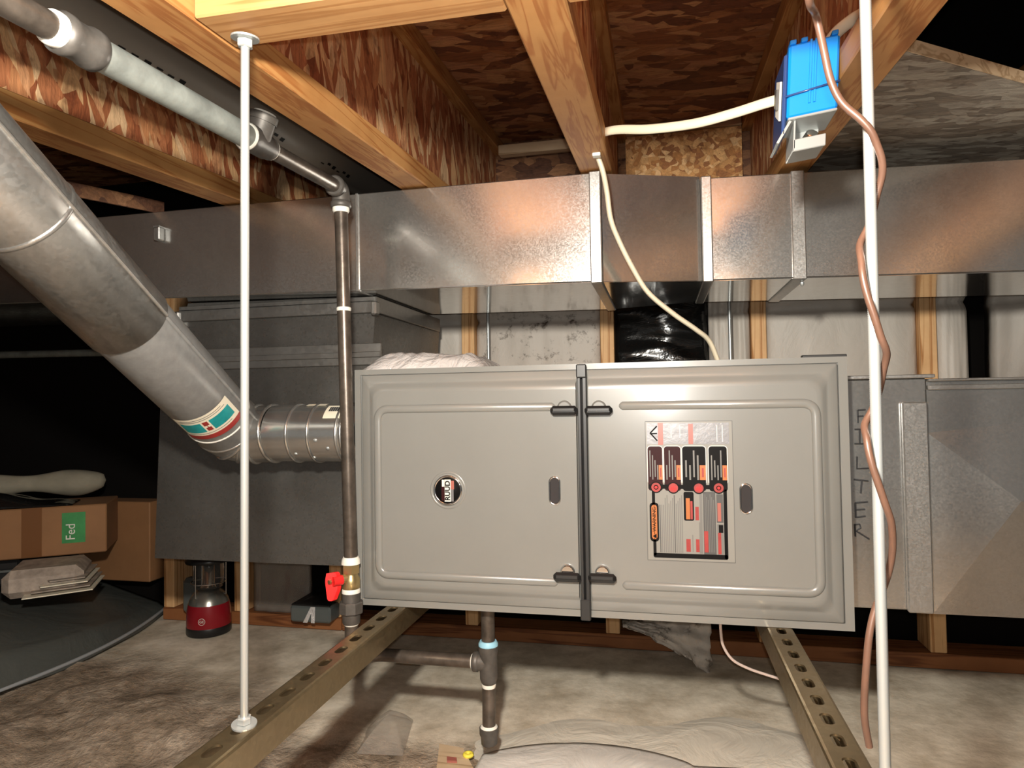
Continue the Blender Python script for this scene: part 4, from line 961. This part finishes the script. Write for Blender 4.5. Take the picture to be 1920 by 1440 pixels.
b.slab([f((hx-.215,-hy-.0005,.002)), f((hx-.165,-hy-.0005,.002)), f((hx-.165,-hy-.0005,hbox)), f((hx-.215,-hy-.0005,hbox))], f((0,-.0006,0))-f((0,0,0)), 'tape'); b.build('tape_strip', t)
b = MB(); b.slab([f((hx-.115,-hy-.0005,.035)), f((hx-.055,-hy-.0005,.035)), f((hx-.055,-hy-.0005,hbox-.02)), f((hx-.115,-hy-.0005,hbox-.02))], f((0,-.0006,0))-f((0,0,0)), 'green'); ST = b.build('green_sticker', t)
b = MB(); b.text('Fed', f((hx-.092,-hy-.0014,.068)), (0,0,1), f((-1,0,0))-f((0,0,0)), .034, 'white', .0003); b.build('sticker_lettering', ST)
# case and papers under the box
b, f2 = rotbox(ctr+V((-.12,-.02,-.077)), (.40, .28, .074), yaw, 'blackp', .008); t = thing('black_case', ctr+V((-.1,0,-.075)), 'black plastic case under the cardboard box', 'case'); b.build('body', t)
b = MB(); b.tube([f2((-.21,-.152,.045)), f2((.19,-.152,.045))], .004, 'tool', 8); b.build('handle_rail', t)
b, f3 = rotbox(ctr+V((.245,-.04,-.079)), (.19, .18, .076), yaw+.05, 'news', .02)
for k in range(4): b.slab([f3((-.04+.02*k,-.12+.004*k,.006+.012*k)), f3((.12-.006*k,-.105,.008+.012*k)), f3((.13-.006*k,.06,.008+.012*k)), f3((-.05,.06,.006+.012*k))], (0,0,.003), 'cream' if k % 2 == 0 else 'news')
tag(b.build('paper_bundle', loc=ctr+V((.24,0,-.08))), 'bundle of old newspapers in plastic under the right end of the cardboard box', 'papers')
q = uyd(250, 1040, 2.3); b, f4 = rotbox((q.x+.01, .735, -.19), (.28, .08, .26), .0, 'card'); tag(b.build('cardboard_box', loc=(q.x, .72, -.19)), 'plain brown cardboard box behind the newspaper bundle', 'box')
b = MB(); zt = ctr.z+hbox
b.grid(30, 18, lambda u, v: f((-.30+.52*u, -.095+.11*v, hbox+.004+.045*math.sin(math.pi*min(1,u*1.0))**.6*math.sin(math.pi*v)**.6*(.7+.6*nz(u*4, v*3, 6)))), 'poly_black', thick=(0,0,-.003)); tag(b.build('plastic_bag', loc=f((0,0,hbox))), 'crumpled black plastic bag on the cardboard box', 'bag')
b = MB()
def clo(u, v):
    a = 2*math.pi*u; e = math.sin(math.pi*v); rr_ = .046*e**.24*(1+.25*nz(3*v, math.cos(a), math.sin(a)))
    lump = .6+.4*math.sin(math.pi*(v*1.3-.6))**2
    return f((-.12+.40*v, .073+rr_*lump*math.cos(a), hbox+.055+rr_*lump*math.sin(a)))
b.grid(20, 60, clo, 'cloth'); tag(b.build('cloth_roll', loc=f((0,.03,hbox))), 'rolled off white cloth lying behind the black bag', 'cloth')
# pale pipe and wood block in the dark behind the vent
p0, p1 = uy(-60, 661, .66), uy(196, 661, .66); b = MB(); b.tube([V((-2.6, .66, p0.z)), V((p1.x, .66, p1.z))], .012, 'pipe_galv', 14); tag(b.build('wall_pipe', loc=(p1.x, .66, p1.z)), 'pale horizontal pipe on the dark wall left of the vent', 'pipe')
p0 = uy(306, 556, .66); p1 = uy(352, 582, .66); b = MB(); b.box((p0.x, .66, p1.z), (p1.x, .70, p0.z), 'pine_z', .002); tag(b.build('wood_block', loc=(p0.x, .66, p1.z)), 'short orange wood block under the trunk left of the plenum', 'wood block')

# ------------------------------------------------------------------ litter on the floor in front
b = MB()
def shf(u, v):
    px0 = uz(905+505*u, 1425-35*math.sin(math.pi*min(1, u*1.25+.02))**.7 + 22*u, FZ)
    x = px0.x+.0; y = px0.y - .55*v
    return (x-.02*v, y, FZ+.0062+min(1,9*min(u,1-u,v))*(.008+.002*nz(x*8, y*8, 3)+.0015*nz(x*22, y*22, 5)))
b.grid(60, 40, shf, 'sheet', thick=(0,0,-.001)); tag(b.build('plastic_sheet', loc=uz(1100, 1430, FZ)), 'white plastic sheet on the floor in front of the furnace', 'plastic sheet')
b = MB()
def shf2(u, v):
    px0 = uz(870+760*u, 1368-30*math.sin(math.pi*u)+8*math.sin(u*17), FZ)
    x = px0.x; y = px0.y-.62*v*(1-.3*abs(u-.5)); e = min(1, 8*min(u, 1-u, v, 1-v))
    return (x, y, FZ-.003+min(1,e*1.0)*(.007+.003*nz(x*7, y*7, 8)+.002*nz(x*18, y*18, 9)))
b.grid(70, 40, shf2, 'sheet2', thick=(0,0,-.001)); tag(b.build('plastic_sheet', loc=uz(1300, 1400, FZ)), 'dusty wrinkled plastic sheet on the floor below the right channel', 'plastic sheet')
b = MB()
bc = [uz(x, y, FZ) for x, y in ((668,1420),(755,1424),(775,1356),(727,1345),(690,1370))]
cen = sum(bc, V((0,0,0)))/5
def pbag(u, v):
    a = u*5; i = int(a) % 5; fr = a-int(a); e = bc[i].lerp(bc[(i+1) % 5], fr)
    p = e.lerp(cen+V((.0,.03,0)), v); h = .003+.028*math.sin(min(1, v*1.1)*math.pi/2)+.010*max(0, v-.7)
    return (p.x, p.y, FZ+.004+h+.004*nz(p.x*20, p.y*20, 2)*v)
b.grid(40, 10, pbag, 'poly_bag_floor'); tag(b.build('clear_bag', loc=(cen.x, cen.y, FZ)), 'peaked clear plastic bag on the dirt right of the left channel', 'bag')
def chip(pts, h, m, name, label, cat):
    b = MB(); P = [uz(x, y, FZ+.008) for x, y in pts]; b.slab(P, (0,0,h), m); return tag(b.build(name, loc=(P[0].x, P[0].y, FZ)), label, cat)
chip([(816,1470),(900,1470),(868,1408),(824,1400)], .006, 'pine_pale', 'wood_scrap', 'pale wood scrap at the bottom edge beside the drip pipe', 'wood scrap')
chip([(838,1428),(856,1430),(857,1437),(838,1436)], .010, 'pink', 'paper_scrap', 'tiny reddish scrap on the wood scrap', 'scrap')
b = MB(); q = uz(878, 1419, FZ+.012); b.tube([q+V((.007*math.cos(k*.5236), .007*math.sin(k*.5236), .004)) for k in range(13)], .004, 'yellow', 8, False); tag(b.build('ear_plug', loc=q), 'tiny yellow ring on the floor beside the wood scrap', 'ring')
